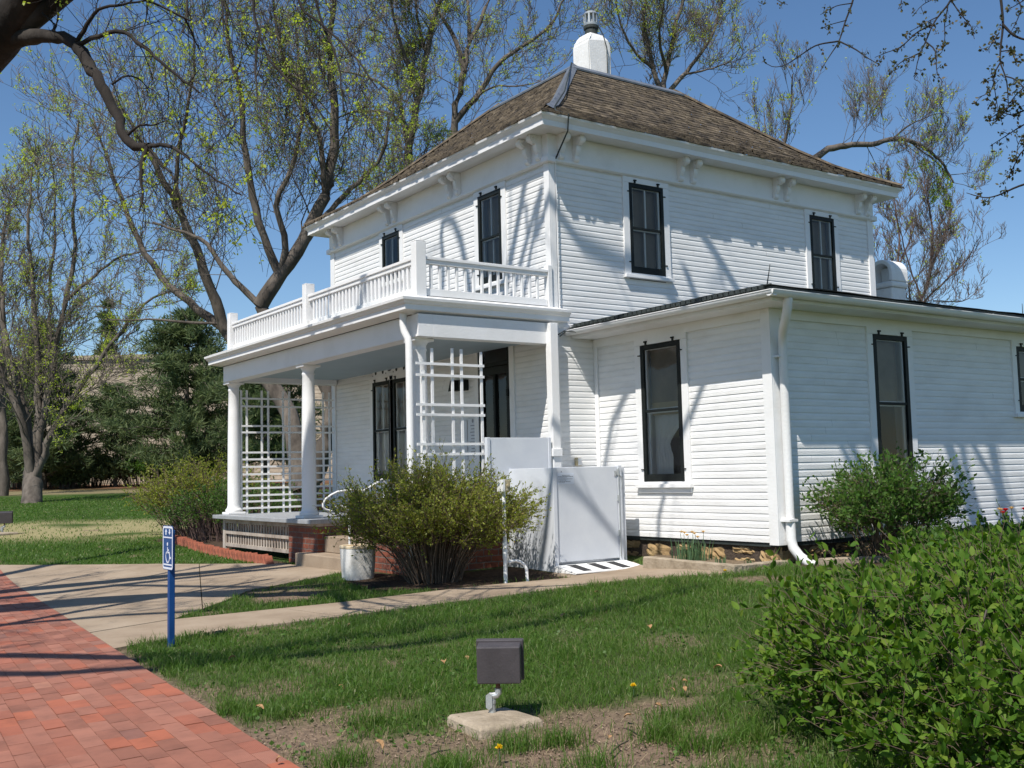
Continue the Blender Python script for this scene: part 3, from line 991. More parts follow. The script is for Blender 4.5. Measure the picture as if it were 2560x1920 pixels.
mb = MB()
gx, gy = e0x - .042, e0y - .042
gutter(mb, (gx, -.02, 3.045), (gx, gy - .04, 3.05)); gutter(mb, (gx - .04, gy, 3.05), (XE + .4, gy, 3.04))
gut = mb.build('gutter', M['white'], house, smooth=True)
for i in range(8): MB().box(gx - .06, gx + .07, gy + .3 + i * .4, gy + .315 + i * .4, 3.05, 3.058).build('gutter_strap', M['white'], gut)
for i in range(9): MB().box(gx + .3 + i * .7, gx + .315 + i * .7, gy - .06, gy + .07, 3.05, 3.058).build('gutter_strap', M['white'], gut)
mb = MB()
mb.tube([(.47, gy + .02, 3.0), (.475, gy + .04, 2.90), (.53, gy + .12, 2.80), (.65, YA - .18, 2.71), (.72, YA - .11, 2.63), (.742, YA - .086, 2.53), (XA + .095, YA - .085, .66)], .046, 14)
mb.tube([(XA + .095, YA - .085, .76), (XA + .095, YA - .085, .55), (XA + .10, YA - .1, .47), (XA + .13, YA - .155, .38), (XA + .17, YA - .24, .31), (XA + .19, YA - .29, .285)], .052, 14, cap=False)
mb.box(XA + .02, XA + .15, YA - .09, YA - .02, 2.44, 2.46); mb.box(XA + .02, XA + .15, YA - .14, YA - .02, .735, .76)
mb.build('downspout', M['white'], house, smooth=True)
mb = MB(); mb.tube([(.78, -2.75, 3.12), (.84, -2.78, 3.47)], [.009, .004], 6); mb.tube([(5.9, -2.7, 3.14), (5.9, -2.7, 3.42)], [.009, .004], 6)
mb.tube([(.78, -2.75, 3.14), (.3, -3.26, 3.135), (.28, -2.5, 3.14), (.29, -1.2, 3.138), (.27, -.2, 3.13), (.2, -.06, 3.07), (.08, -.03, 2.98)], .009, 6)
mb.tube([(.02, -.03, 2.98), (.10, -.1, 3.04), (.2, -.3, 3.0), (.22, -.5, 3.0), (.24, -.7, 3.12)], .008, 6)
mb.build('lightning_rod', M['roofing'], house)

# foundation
mb = MB()
mb.box(XA + .05, XE, YA + .05, YA + .3, .0, .495); mb.box(XA + .05, XA + .3, YA + .3, -.0, .0, .495)
mb.box(0.04, XA + .05, .04, .3, .0, .5); mb.box(.04, .3, .3, L - .04, .0, .5); mb.box(.3, W, L - .3, L - .04, 0, .5)
fo = mb.build('foundation', M['soilclod'], house)
rk = random.Random(21)


def stones(mb, P, a0, a1, z0, z1, d):
    a = a0
    while a < a1 - .05:
        w = min(rk.uniform(.28, .55), a1 - a)
        zc = [z0, z0 + (z1 - z0) * rk.uniform(.4, .62), z1] if rk.random() < .35 else [z0, z1]
        for q0, q1 in zip(zc[:-1], zc[1:]):
            n = len(mb.v); K = 9; J = 6
            amp = rk.uniform(.018, .04)
            for i in range(K + 1):
                for j in range(J + 1):
                    u = i / K; v = j / J
                    edge = min(1, min(u, 1 - u) * 5) ** .6 * min(1, min(v, 1 - v) * 4) ** .6
                    mb.v.append(P(a + .006 + (w - .012) * u + rk.uniform(-.006, .006), q0 + .005 + (q1 - q0 - .01) * v + rk.uniform(-.006, .006), d - .03 + edge * (.045 + rk.uniform(-amp, amp) * .6)))
            for i in range(K):
                for j in range(J):
                    b = n + i * (J + 1) + j; mb.f.append((b, b + J + 1, b + J + 2, b + 1))
        a += w


mb = MB()
stones(mb, FX(XA + .05), YA + .02, -.05, .22, .475, .0); stones(mb, FY(YA + .05), XA + .02, XE - .1, .22, .475, .0)
mb.build('foundation_stone', pm('golden_sandstone', [(.20, .125, .06), (.36, .245, .12), (.45, .325, .18)], 5, .95, .8, 30), fo)
mb = MB(); mb.box(XA + .015, XE, YA + .012, YA + .05, .47, .513); mb.box(XA + .015, XA + .05, YA + .05, -.03, .47, .513)
mb.build('sill_board', M['roofing'], fo)

# second chimney on the wing
mb = MB()
mb.box(7.28, 7.66, .28, .66, 3.1, 4.24); mb.box(7.25, 7.69, .25, .69, 4.24, 4.34)
ch2 = mb.build('wing_chimney', M['stucco'], house, bevel=.03)
mb = MB(); pl_ = []
for r in (.22, .15):
    pts = [(-r, 4.34)] + [(r * math.cos(math.pi - math.pi * i / 12), 4.5 + (r) * math.sin(math.pi * i / 12)) for i in range(13)] + [(r, 4.34)]
    pl_.append(pts)
poly = pl_[0] + pl_[1][::-1]
mb.prism(poly, 7.25, 7.69, lambda a, b, c: (c, .47 + a, b))
mb.box(7.45, 7.68, .33, .61, 4.33, 4.6)
mb.build('chimney_hood', M['stucco'], ch2, bevel=.015)


# ---------------------------------------------------------------- windows
def pane(parent, P, a0, a1, z0, z1, d):
    q = [P(a0, z0, d), P(a1, z0, d), P(a1, z1, d), P(a0, z1, d)]
    n_ = np.cross(np.array(q[1]) - np.array(q[0]), np.array(q[3]) - np.array(q[0]))
    o_ = np.array(P(a0, z0, d + 1)) - np.array(P(a0, z0, d))
    if n_ @ o_ < 0: q = q[::-1]
    return link('pane', fast_mesh('pane', np.array(q), np.array([[0, 1, 2, 3]])), M['glass'], parent)


def window(P, w, rs_=0):
    a0, a1, z0, z1, kd = w
    c = .105
    mb = MB()
    mb.box(a0 - c, a0 - .002, z0 - .03, z1 + .002, -.03, .022, P); mb.box(a1 + .002, a1 + c, z0 - .03, z1 + .002, -.03, .022, P)
    hd = .105 if kd in 'ab' else (.079 if kd != 'p' else .10)
    mb.box(a0 - c, a1 + c, z1 + .003, z1 + hd, -.03, .024, P)
    mb.box(a0 - .002, a1 + .002, z0 - .03, z0 - .002, -.03, .02, P)
    o = mb.build('window', M['white'], house, bevel=.003)
    mb = MB()
    mb.box(a0 - c - .02, a1 + c + .02, z0 - .075, z0 - .031, -.02, .06, P)
    if kd in 'ab': mb.box(a0 - c, a1 + c, z0 - .135, z0 - .076, -.02, .024, P)
    mb.build('sill', M['white'], o, bevel=.004)
    # storm sash, dark
    st = .058 if kd in 'ab' else .05
    mb = MB(); d0, d1 = -.004, .026
    mb.box(a0, a0 + st, z0, z1, d0, d1, P); mb.box(a1 - st, a1, z0, z1, d0, d1, P)
    mb.box(a0 + st, a1 - st, z1 - .058, z1, d0, d1 - .002, P); mb.box(a0 + st, a1 - st, z0, z0 + .085, d0, d1 - .002, P)
    zm = (z0 + z1) / 2 + (.0 if kd not in 'ab' else .02)
    if kd not in 's': mb.box(a0 + st, a1 - st, zm - .016, zm + .016, d0 + .004, d1 - .006, P)
    fr_ = mb.build('storm_frame', M['black'], o, bevel=.003)
    for a in (a0 + (a1 - a0) * .16, a1 - (a1 - a0) * .16):
        MB().box(a - .014, a + .014, z1 + .001, z1 + .03, .025, .034, P).box(a - .022, a + .022, z1 + .028, z1 + .045, .025, .045, P).build('hanger', M['black'], o)
    for z in (z0 + .14, z1 - .12):
        for a, sg in ((a0, -1), (a1, 1)):
            MB().box(*sorted((a + sg * .001, a + sg * .035)), z - .006, z + .006, .023, .036, P).build('hook', M['black'], o)
    pane(o, P, a0 + st - .005, a1 - st + .005, z0 + .08, z1 - .055, .005)
    # white inner sashes
    mb = MB(); i0, i1 = a0 + .045, a1 - .045
    e0, e1 = -.03, -.006; f0, f1 = -.058, -.032
    top = (zm - .03, z1 - .03); bot = (z0 + .03, zm + .03)
    if kd == 's': top = (z0 + .02, z1 - .03)
    for (q0, q1), (b0, b1) in ((top, (e0, e1)), (bot, (f0, f1))) if kd != 's' else ((top, (e0, e1)),):
        mb.box(i0, i0 + .035, q0, q1, b0, b1, P); mb.box(i1 - .035, i1, q0, q1, b0, b1, P)
        mb.box(i0 + .035, i1 - .035, q1 - .035, q1, b0, b1 - .002, P); mb.box(i0 + .035, i1 - .035, q0, q0 + .035, b0, b1 - .002, P)
        if kd in 'usp':
            m_ = (i0 + i1) / 2; mb.box(m_ - .012, m_ + .012, q0 + .035, q1 - .035, b0 + .004, b1 - .004, P)
    mb.box(a0 - .02, i0 - .001, z0 - .02, z1 + .02, -.16, -.014, P); mb.box(i1 + .001, a1 + .02, z0 - .02, z1 + .02, -.16, -.014, P)
    mb.box(i0, i1, z1 - .028, z1 + .02, -.16, -.014, P); mb.box(i0, i1, z0 - .02, z0 + .028, -.16, -.014, P)
    mb.build('sash', M['white'], o)
    # room behind
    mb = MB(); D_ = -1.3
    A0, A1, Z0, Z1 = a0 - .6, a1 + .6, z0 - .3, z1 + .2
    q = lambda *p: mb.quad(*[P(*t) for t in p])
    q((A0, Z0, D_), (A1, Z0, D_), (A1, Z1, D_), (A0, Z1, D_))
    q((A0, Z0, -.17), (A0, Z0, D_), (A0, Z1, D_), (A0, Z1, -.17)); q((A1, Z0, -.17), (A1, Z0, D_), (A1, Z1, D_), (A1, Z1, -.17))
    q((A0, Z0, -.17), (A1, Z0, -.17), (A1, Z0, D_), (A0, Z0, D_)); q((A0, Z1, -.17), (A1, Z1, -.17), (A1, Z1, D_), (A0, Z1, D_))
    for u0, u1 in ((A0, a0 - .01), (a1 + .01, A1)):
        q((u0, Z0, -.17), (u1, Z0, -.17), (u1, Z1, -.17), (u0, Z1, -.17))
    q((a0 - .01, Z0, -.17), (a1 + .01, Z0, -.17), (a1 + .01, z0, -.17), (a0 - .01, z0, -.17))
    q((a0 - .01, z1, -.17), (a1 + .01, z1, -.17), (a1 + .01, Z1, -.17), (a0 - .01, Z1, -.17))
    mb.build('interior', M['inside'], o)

    def cloth(name, m, u0, u1, q0, q1, d, amp, fr, pinch=None):
        mb = MB(); K = 36; J = 22
        for j in range(J + 1):
            v = j / J; z = q0 + (q1 - q0) * v
            for i in range(K + 1):
                u = i / K
                a = u0 + (u1 - u0) * u
                if pinch:
                    pa, pz, ps = pinch
                    k = 1 - .6 * math.exp(-((z - pz) / ps) ** 2)
                    k = k if z > pz else min(k + .03, .5)
                    a = pa + (a - pa) * k
                mb.v.append(P(a, z, d + amp * math.sin(u * fr * 2 * math.pi + 3 * v) * (1.2 - v) + .004 * math.sin(17 * u + 9 * v)))
        for j in range(J):
            for i in range(K):
                a = j * (K + 1) + i; mb.f.append((a, a + 1, a + K + 2, a + K + 1))
        return mb.build(name, m, o, smooth=True)
    if kd == 'u':
        cloth('shade', M['shade'], i0 + .02, i1 - .02, zm + .05 if False else z0 + .05, z1 - .04, -.09, .004, 1.2)
    elif kd == 'p':
        cloth('shade', M['shade'], i0 + .02, i1 - .02, zm - .03, z1 - .04, -.09, .004, 1)
        cloth('curtain', M['lace'], i0 + .01, i1 - .01, z0 - .1, z1 - .05, -.13, .012, 4)
    elif kd == 'a':
        cloth('shade', M['shade'], i0 + .02, i1 - .02, zm + .10, z1 - .04, -.085, .003, 1)
        cloth('shade', M['tan'], i0 + .02, i1 - .02, zm - .05, zm + .1, -.085, .002, 1)
        cloth('curtain', M['lace'], i0 + .0, i1 - .02, z0 - .02, zm - .02, -.12, .016, 6, (i1 - .06, z0 + .40, .26))
    elif kd in 'bc':
        cloth('shade', M['shade'], i0 + .03, i1 - .03, zm - .02, z1 - .04, -.09, .003, 1)
    return o


for w in WIN_F[:2]: window(FX(0), w)
pw = [window(FX(0), w) for w in WIN_F[2:]]
for w in WIN_R: window(FY(0), w)
for w in WIN_AF: window(FX(XA), w)
for w in WIN_AR: window(FY(YA), w)
# solid pediment board over the pair of porch windows
mb = MB()
a0, a1 = 3.42, 4.945
mid = (a0 + a1) / 2
mb.prism([(a0, 2.86), (a1, 2.86), (a1, 2.885), (a1 - .16, 2.90), (a1 - .25, 3.06), (mid + .28, 3.06), (mid + .02, 2.93), (mid - .02, 2.93), (mid - .28, 3.06), (a0 + .25, 3.06), (a0 + .16, 2.90), (a0, 2.885)], .026, .048, FX(0))
ped = mb.build('window_pediment', M['white'], house)
mb = MB()
for c0_, z0_, r0_ in ((a1 - .30, 2.945, .032), (a1 - .54, 2.945, .032), (a0 + .30, 2.945, .032), (a0 + .54, 2.945, .032), (a1 - .20, 2.90, .010), (a1 - .64, 2.91, .010), (a0 + .2, 2.9, .01), (a0 + .64, 2.91, .01), (a1 - .3, 3.01, .012), (a1 - .54, 3.01, .012), (a0 + .3, 3.01, .012), (a0 + .54, 3.01, .012)):
    mb.prism([(c0_ + r0_ * math.cos(t * math.pi / 8), z0_ + r0_ * 1.15 * math.sin(t * math.pi / 8)) for t in range(16)], .047, .0495, FX(0))
mb.build('dark_hole_disc', M['roofing'], ped)  # flat dark discs on the board stand in for the shade inside its holes

# door with transom, lamp, letter box
a0, a1, z0, z1 = DOOR
mb = MB()
P = FX(0)
mb.box(a0 - .11, a0 - .001, z0, z1 + .1, -.02, .022, P); mb.box(a1 + .001, a1 + .11, z0, z1 + .1, -.02, .022, P); mb.box(a0, a1, z1 + .001, z1 + .1, -.02, .024, P)
door = mb.build('door', M['white'], house, bevel=.003)
mb = MB()
for (u0, u1, q0, q1) in ((a0, a0 + .085, z0, 2.72), (a1 - .085, a1, z0, 2.72), (a0 + .085, a1 - .085, 2.62, 2.72), (a0 + .085, a1 - .085, z0, z0 + .2), (a0 + .085, a1 - .085, 1.5, 1.6), ((a0 + a1) / 2 - .025, (a0 + a1) / 2 + .025, 1.6, 2.62), (a0 + .085, a1 - .085, z0 + .2, 1.5)):
    mb.box(u0, u1, q0, q1, -.03, .012 if q1 < 2.7 or True else 0, P)
mb.box(a0, a1, 2.735, 2.79, -.03, .014, P); mb.box(a0, a0 + .06, 2.79, z1, -.03, .012, P); mb.box(a1 - .06, a1, 2.79, z1, -.03, .012, P); mb.box(a0 + .06, a1 - .06, z1 - .06, z1, -.03, .012, P)
mb.build('screen_door', M['black'], door, bevel=.004)
MB().box(a0 + .07, a1 - .07, 1.58, 3.02, -.10, -.06, P).build('door_leaf', pm('dark_varnished_door', [(.022, .016, .012), (.04, .03, .02)], 3, .4), door)
pane(door, P, a0 + .07, a1 - .07, .9, 3.02, -.02)
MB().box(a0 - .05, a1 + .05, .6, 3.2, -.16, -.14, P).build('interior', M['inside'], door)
mb = MB(); mb.box(a0 + .005, a0 + .04, 2.30, 2.40, .013, .05, P); mb.tube([P(a0 + .02, 1.75, .02), P(a0 + .02, 1.75, .06)], .02, 8); mb.build('handle', M['black'], door)
mb = MB(); mb.box(2.2, 2.3, 2.47, 2.62, .0, .09, P); mb.prism([(2.19, 2.47), (2.36, 2.47), (2.30, 2.62), (2.2, 2.62)], .09, .1, P)
mb.build('wall_lamp', M['black'], house)
MB().box(1.97, 2.12, 2.46, 2.615, .0, .08, P).build('letter_box', M['black'], house, bevel=.006)
mb = MB(); mb.box(1.62 + .11, 1.99, 1.55, 2.06, .006, .016, P); mb.box(2.02, 2.2, 1.5, 2.05, .006, .014, P)
nb_ = mb.build('notice_board', M['liftmetal'], house)
mb = MB()
for k in range(9): mb.box(1.8, 1.9 + .05 * HR.random(), 1.6 + k * .045, 1.612 + k * .045, .016, .018, P)
mb.prism([(1.86 + .02 * math.cos(t * math.pi / 6), 2.03 + .026 * math.sin(t * math.pi / 6)) for t in range(12)], .016, .02, P)
mb.build('print', M['ink'], nb_)

# ---------------------------------------------------------------- porch
PX = -1.95
mb = MB()
mb.box(-2.07, -.001, 2.66, 6.46, .692, .75); mb.box(-1.42, -.001, 1.24, 2.66, .692, .7495); mb.box(-2.07, -.001, -.12, 1.24, .692, .75)
mb.build('porch_floor', M['floor'], house, bevel=.006)
mb = MB()
mb.box(PX + .005, PX + .2, .0, 6.3, 2.872, 3.13); mb.box(PX + .2, -.03, -.045, .13, 2.872, 3.13); mb.box(PX + .005, PX + .2, -.045, -.0, 2.872, 3.13); mb.box(PX + .2, -.03, 6.1, 6.3, 2.872, 3.13)
mb.box(PX + .02, PX + .185, -.02, 6.28, 2.866, 2.872)
mb.build('porch_beam', M['white'], house, bevel=.004)
MB().box(PX + .2, -.002, .13, 6.1, 2.955, 2.98).build('porch_ceiling', M['ceiling'], house)
# cornice of the porch, three steps
mb = MB()
prof = [(.02, 3.13), (.175, 3.165), (.178, 3.165), (.178, 3.222), (.195, 3.232), (.205, 3.25), (.228, 3.27), (.232, 3.30), (.14, 3.335), (.0, 3.345)]
y0c, y1c = .10, 6.31
x0c = PX
n = len(mb.v)
for o, z in prof:
    mb.v += [(.2 if o > .15 else .001, y0c - o, z), (x0c - o, y0c - o, z), (x0c - o, y1c + o, z), (.001, y1c + o, z)]
for i in range(len(prof) - 1):
    for j in range(3):
        a = n + i * 4 + j; mb.f.append((a, a + 1, a + 5, a + 4))
mb.f.append(tuple(n + i * 4 for i in range(len(prof))))
mb.build('porch_cornice', M['white'], house)
MB().box(x0c - .13, -.03, y0c - .13, y1c + .13, 3.325, 3.338).build('porch_roof', M['roofing'], house)


def column(y):
    mb = MB().lathe(-1.8, y, [(.125, .79), (.135, .80), (.135, .825), (.115, .845), (.108, .86), (.102, .885), (.1, .9), (.1, 1.4), (.096, 1.9), (.089, 2.4), (.083, 2.72), (.09, 2.735), (.09, 2.75), (.083, 2.76), (.083, 2.79), (.1, 2.815), (.112, 2.835)], 28)
    o = mb.build('porch_column', M['white'], house, smooth=True)
    MB().box(-1.945, -1.655, y - .145, y + .145, .7505, .79).build('plinth', M['white'], o, bevel=.008)
    MB().box(-1.93, -1.67, y - .13, y + .13, 2.835, 2.868).build('capital', M['white'], o, bevel=.006)


for y in (.2, 3.3, 6.22): column(y)
mb = MB(); mb.box(-.14, -.023, -.13, -.024, .75, 3.125); mb.box(-.165, -.02, -.155, -.023, 1.49, 1.585)
mb.build('pilaster', M['white'], house, bevel=.006)
mb = MB()
mb.tube([(-2.03, .15, 3.17), (-2.03, .15, 3.02), (-2.025, .14, 2.95), (-2.0, .10, 2.86), (-1.995, .085, 2.79), (-1.995, .085, .3)], .042, 12)
mb.build('porch_downspout', M['white'], house, smooth=True)

# balustrade on the porch roof
mb = MB()
rx = -1.9
mb.box(rx - .045, rx + .045, .06, 2.98, 3.765, 3.80); mb.box(rx - .03, rx + .03, .06, 2.98, 3.715, 3.764)
mb.box(rx - .045, rx + .045, 3.12, 5.93, 3.765, 3.80); mb.box(rx - .03, rx + .03, 3.12, 5.93, 3.715, 3.764)
mb.box(rx - .02, rx + .02, .06, 2.98, 3.36, 3.44); mb.box(rx - .02, rx + .02, 3.12, 5.93, 3.36, 3.44)
mb.box(rx + .07, -.09, -.045, .045, 3.765, 3.80); mb.box(rx + .07, -.09, -.03, .03, 3.715, 3.764)
mb.box(rx + .07, -.09, -.022, .022, 3.345, 3.432)
mb.box(rx + .1, -.12, 5.955, 6.045, 3.765, 3.80); mb.box(rx + .1, -.12, 5.97, 6.03, 3.715, 3.764); mb.box(rx + .1, -.12, 5.98, 6.02, 3.36, 3.44)
bal = mb.build('balustrade', M['white'], house, bevel=.004)
for (x, y, zt) in ((rx, 0, 3.975), (rx, 3.05, 3.965), (rx, 6.0, 3.965)):
    m2 = MB().box(x - .068, x + .068, y - .06, y + .06, 3.32, zt - .012); m2.prism([(x - .068, y - .06), (x + .068, y - .06), (x + .068, y + .06), (x - .068, y + .06)], zt - .0119, zt)
    m2.build('post', M['white'], bal, bevel=.006)
MB().box(-.085, -.024, -.045, .045, 3.33, 3.86).build('post', M['white'], bal, bevel=.004)
b0 = None


def baluster(x, y):
    global b0
    if b0 is None:
        b0 = MB().box(-.0155, .0155, -.0155, .0155, 3.436, 3.716).build('baluster', M['white'], bal, bevel=.003); o = b0
    else:
        o = b0.copy(); COL.objects.link(o)
    o.location = (x, y, 0)


for i in range(28): baluster(rx, .14 + i * .1008)
for i in range(27): baluster(rx, 3.2 + i * .1012)
for i in range(14): baluster(rx + .16 + i * .1165, 0)

# skirt of the porch: slatted panel, brick pier and cheek
mb = MB()
P = FX(PX)
mb.box(3.68, 6.26, .625, .69, -.03, .0, P); mb.box(3.68, 6.26, .455, .505, -.03, -.002, P); mb.box(3.68, 6.26, .26, .31, -.03, -.002, P); mb.box(6.2, 6.3, .2, .69, -.031, .004, P)
a = 3.70
while a < 6.19:
    mb.box(a, a + .05, .3, .63, -.04, -.0305, P); a += .104
mb.build('lattice_skirt', M['lattice'], house)
mb = MB(); mb.box(PX, -1.5, 2.70, 3.66, .05, .655); mb.box(PX, -.4, .02, 1.22, .05, .69); mb.box(-1.40, -1.2, 1.23, 2.69, .05, .69)
mb.build('brick_pier', M['brick'], house)
MB().box(PX - .012, -1.5, 2.69, 3.67, .656, .691).build('pier_cap', M['lattice'], house)
mb = MB(); mb.box(-2.16, -1.42, 1.3, 2.96, .0, .315); mb.box(-1.86, -1.42, 1.3, 2.69, .316, .53)
mb.build('porch_step', M['concrete'], house, bevel=.012)


# trellis panels
def trellis(P, vs, hs, v0, v1, h0, h1, name='trellis'):
    mb = MB()
    for a, lo, hi in vs: mb.box(a - .016, a + .016, lo, hi, -.008, .008, P)
    for z in hs: mb.box(h0, h1, z - .015, z + .015, .0085, .024, P)
    return mb.build(name, M['white'], house)


PT = lambda a, z, d: (a, .02 - d, z)
trellis(PT, [(-1.855, .8, 2.49), (-1.735, .8, 2.75), (-1.464, .8, 2.76), (-1.339, .8, 2.755), (-1.065, .8, 2.735)], [2.568, 2.437, 2.10, 1.985, 1.65, 1.535, 1.25, 1.13], 0, 0, -1.955, -1.035)
PT2 = lambda a, z, d: (a, 6.2 - d, z)
trellis(PT2, [(a, .752, 2.75) for a in (-1.685, -1.59, -1.335, -1.225, -.965, -.855, -.245, -.13, -.5)], [2.614, 2.487, 2.167, 2.063, 1.737, 1.626, 1.506, 1.385, 1.27, 1.16, 1.045, .947, .84], 0, 0, -1.7, -.06)
# ------------------------------------------------------------------ wheelchair lift beside the porch
lift = thing('wheelchair_lift', 'pale grey metal wheelchair lift with closed gate and striped ramp, standing against the porch end', 'lift', (-.3, -.5, .24))
gy0 = -.95
MB().box(-.74, .145, gy0 - .012, gy0 + .025, .30, 1.352).build('gate', M['liftmetal'], lift, bevel=.006)
bits('gate_post', M['liftmetal'], lift, [(-.795, -.745, gy0 - .03, gy0 + .05, .2, 1.35), (.15, .20, gy0 - .03, gy0 + .05, .2, 1.362), (.2005, .27, gy0 + .0, gy0 + .07, .2, 1.34)])
bits('side_panel', M['liftmetal'], lift, [(-.79, -.765, gy0 + .051, .0, .2, 1.35), (.21, .265, gy0 + .071, -.05, .2, 1.33)])

MB().box(-.76, .2, gy0 + .06, -.1, .24, .275).build('platform', M['liftmetal'], lift)
mb = MB(); mb.box(-1.055, -.215, -.115, -.085, .8, 1.718); u = mb.build('upper_gate', M['liftmetal'], lift, bevel=.005)
bits('gate_post', M['liftmetal'], lift, [(-1.1, -1.058, -.13, -.07, .75, 1.722), (-.212, -.175, -.13, -.07, .75, 1.722)])
mb = MB()
for z in (1.3, 1.45, 1.6): mb.box(-.1745, -.155, -.12, -.09, z, z + .05)
mb.build('hinge', M['galv'], lift, bevel=.002)
mb = MB()
for z in (.55, .95, 1.25): mb.box(.135, .155, gy0 - .035, gy0 - .03 + .02, z, z + .07)
mb.tube([(.148, gy0 - .035, .32), (.148, gy0 - .035, 1.33)], .008, 6)
mb.build('hinge', M['galv'], lift)
mb = MB(); mb.box(.10, .125, gy0 - .02, gy0 - .0125, 1.24, 1.3); mb.tube([(.15, gy0 - .03, 1.27), (.2, gy0 - .05, 1.2), (.19, gy0 - .02, 1.05)], .005, 6); mb.build('latch', M['galv'], lift)
ps = MB().box(-.725, -.495, gy0 - .016, gy0 - .0125, 1.165, 1.285).build('instruction_plate', M['signwhite'], lift)
mb = MB()
rp_ = random.Random(2)
for k, (ln, th) in enumerate(((.07, .006), (.21, .008), (.12, .005), (.2, .007), (.10, .005), (.17, .007), (.09, .005))):
    z = 1.262 - k * .0135
    x = -.715 if k else -.66
    while x < -.715 + ln + (.07 if k == 0 else 0):
        w = rp_.uniform(.008, .024); mb.box(x, min(x + w, -.505), gy0 - .0175, gy0 - .0161, z - th / 2, z + th / 2); x += w + .005
mb.prism([(-.675, 1.296), (-.655, 1.296), (-.665, 1.314)], gy0 - .0135, gy0 - .0121, lambda a, b, c: (a, c, b))
mb.build('small_print', M['ink'], ps)
# sloping ramp plate
ra = np.array([(-.79, gy0 - .035, .268), (.2, gy0 - .035, .268)]); y1 = -1.36
zr = g(-.3, y1) + .022
mb = MB()
mb.prism([(gy0 - .035, .262), (gy0 - .035, .275), (y1, zr + .004), (y1, zr - .01)], -.80, .205, lambda y, z, x: (x, y, z))
mb.prism([(gy0 - .035, .262), (y1, zr - .012), (gy0 - .035, .2)], -.812, -.801, lambda y, z, x: (x, y, z))
rampo = mb.build('ramp', M['white'], lift, bevel=.003)
sl_ = (zr + .004 - .275) / (y1 - gy0 + .035)
for x in (-.66, -.385, -.11):
    mb = MB()
    ya_, yb_ = gy0 - .07, y1 + .05
    za = .275 + (ya_ - gy0 + .035) * sl_; zb = .275 + (yb_ - gy0 + .035) * sl_
    n = len(mb.v)
    mb.prism([(ya_, za + .001), (ya_, za + .004), (yb_, zb + .004), (yb_, zb + .001)], x, x + .115, lambda y, z, x_: (x_, y, z))
    mb.build('grip_strip', M['grip'], rampo)
mb = MB(); mb.box(.34, .47, -.60, -.42, .56, .80); mb.tube([(.44, -.62, .56), (.45, -.64, .42), (.40, -.70, .33), (.3, -.75, .27)], .014, 8)
mb.build('power_box', M['liftmetal'], lift, bevel=.006)

# call station on the wall and on a post
o = MB().box(.27, .36, -.045, -.008, 1.375, 1.475).build('wall_switch', M['yellowbox'], house, bevel=.006)
MB().box(.30, .355, -.05, -.0455, 1.38, 1.47).build('switch_cover', M['white'], o, bevel=.002)
p = onp = None
bx_, by_ = -1.70, -1.33; zg = g(bx_, by_)
post = thing('call_post', 'slim white post with an open control box on top, before the lift side panel', 'post', (bx_, by_, zg))
MB().lathe(bx_, by_, [(.021, zg - .05), (.021, zg + .25), (.026, zg + .252), (.026, zg + .42), (.02, zg + .43), (.019, 1.12)], 14).build('pipe', M['white'], post, smooth=True)
mb = MB(); mb.box(bx_ - .05, bx_ - .012, by_ - .05, by_ + .05, 1.11, 1.235); mb.box(bx_ - .012, bx_ + .05, by_ + .02, by_ + .05, 1.11, 1.235)
mb.build('control_box', M['white'], post, bevel=.005)
mb = MB(); mb.box(bx_ - .0118, bx_ + .055, by_ - .045, by_ + .019, 1.12, 1.23); mb.tube([(bx_ + .02, by_ - .046, 1.175), (bx_ + .02, by_ - .06, 1.175)], .018, 10); mb.build('switch_plate', M['yellowbox'], post, bevel=.004)
h = thing('pipe_hoop', 'low bent white pipe hoop rising from the soil beside the call post', 'pipe', (-1.5, -1.4, g(-1.5, -1.4)))
pts = [(bx_ + .035, by_ - .01, zg + .21), (bx_ + .07, by_ - .02, zg + .22)]
for i in range(9):
    t = math.pi / 2 * (1 - i / 8); pts.append((bx_ + .09 + .12 * math.cos(t), by_ - .03 - .05 * math.cos(t), zg + .11 + .115 * math.sin(t)))
pts.append((bx_ + .215, by_ - .085, zg - .03))
MB().tube(pts, .017, 10).build('pipe', M['white'], h, smooth=True)

# white pot with dead stems
pxx, pyy = -2.41, .60; zg = g(pxx, pyy)
pot = thing('flower_pot', 'chalky white concrete flower pot with cream rim at the foot of the porch steps', 'pot', (pxx, pyy, zg))
MB().lathe(pxx, pyy, [(.158, zg - .01), (.163, zg + .02), (.174, zg + .16), (.18, zg + .30), (.182, zg + .345), (.165, zg + .35), (.16, zg + .31)], 36, sq=1.2).build('body', M['pot'], pot, smooth=True)
MB().lathe(pxx, pyy, [(.181, zg + .346), (.187, zg + .352), (.187, zg + .372), (.18, zg + .38), (.16, zg + .375), (.158, zg + .345)], 36, sq=1.2).build('rim', M['cream'], pot, smooth=True)
MB().lathe(pxx, pyy, [(.155, zg + .30), (.155, zg + .335)], 24, sq=1.2).build('soil', M['soilclod'], pot)
mb = MB()
rq = random.Random(5)
for i in range(12):
    a = rq.uniform(0, 6.28); l_ = rq.uniform(.08, .22)
    mb.tube([(pxx + .03 * math.cos(a), pyy + .03 * math.sin(a), zg + .33), (pxx + .06 * math.cos(a), pyy + .06 * math.sin(a), zg + .33 + l_ * .6), (pxx + .1 * math.cos(a) + rq.uniform(-.03, .03), pyy + .1 * math.sin(a), zg + .33 + l_)], [.004, .003, .0015], 5)
mb.build('dead_stem', M['twig'], pot)


def onplane_y(dx, dy, y):
    w = ray(dx, dy); return CAM + w * ((y - CAM[1]) / w[1])


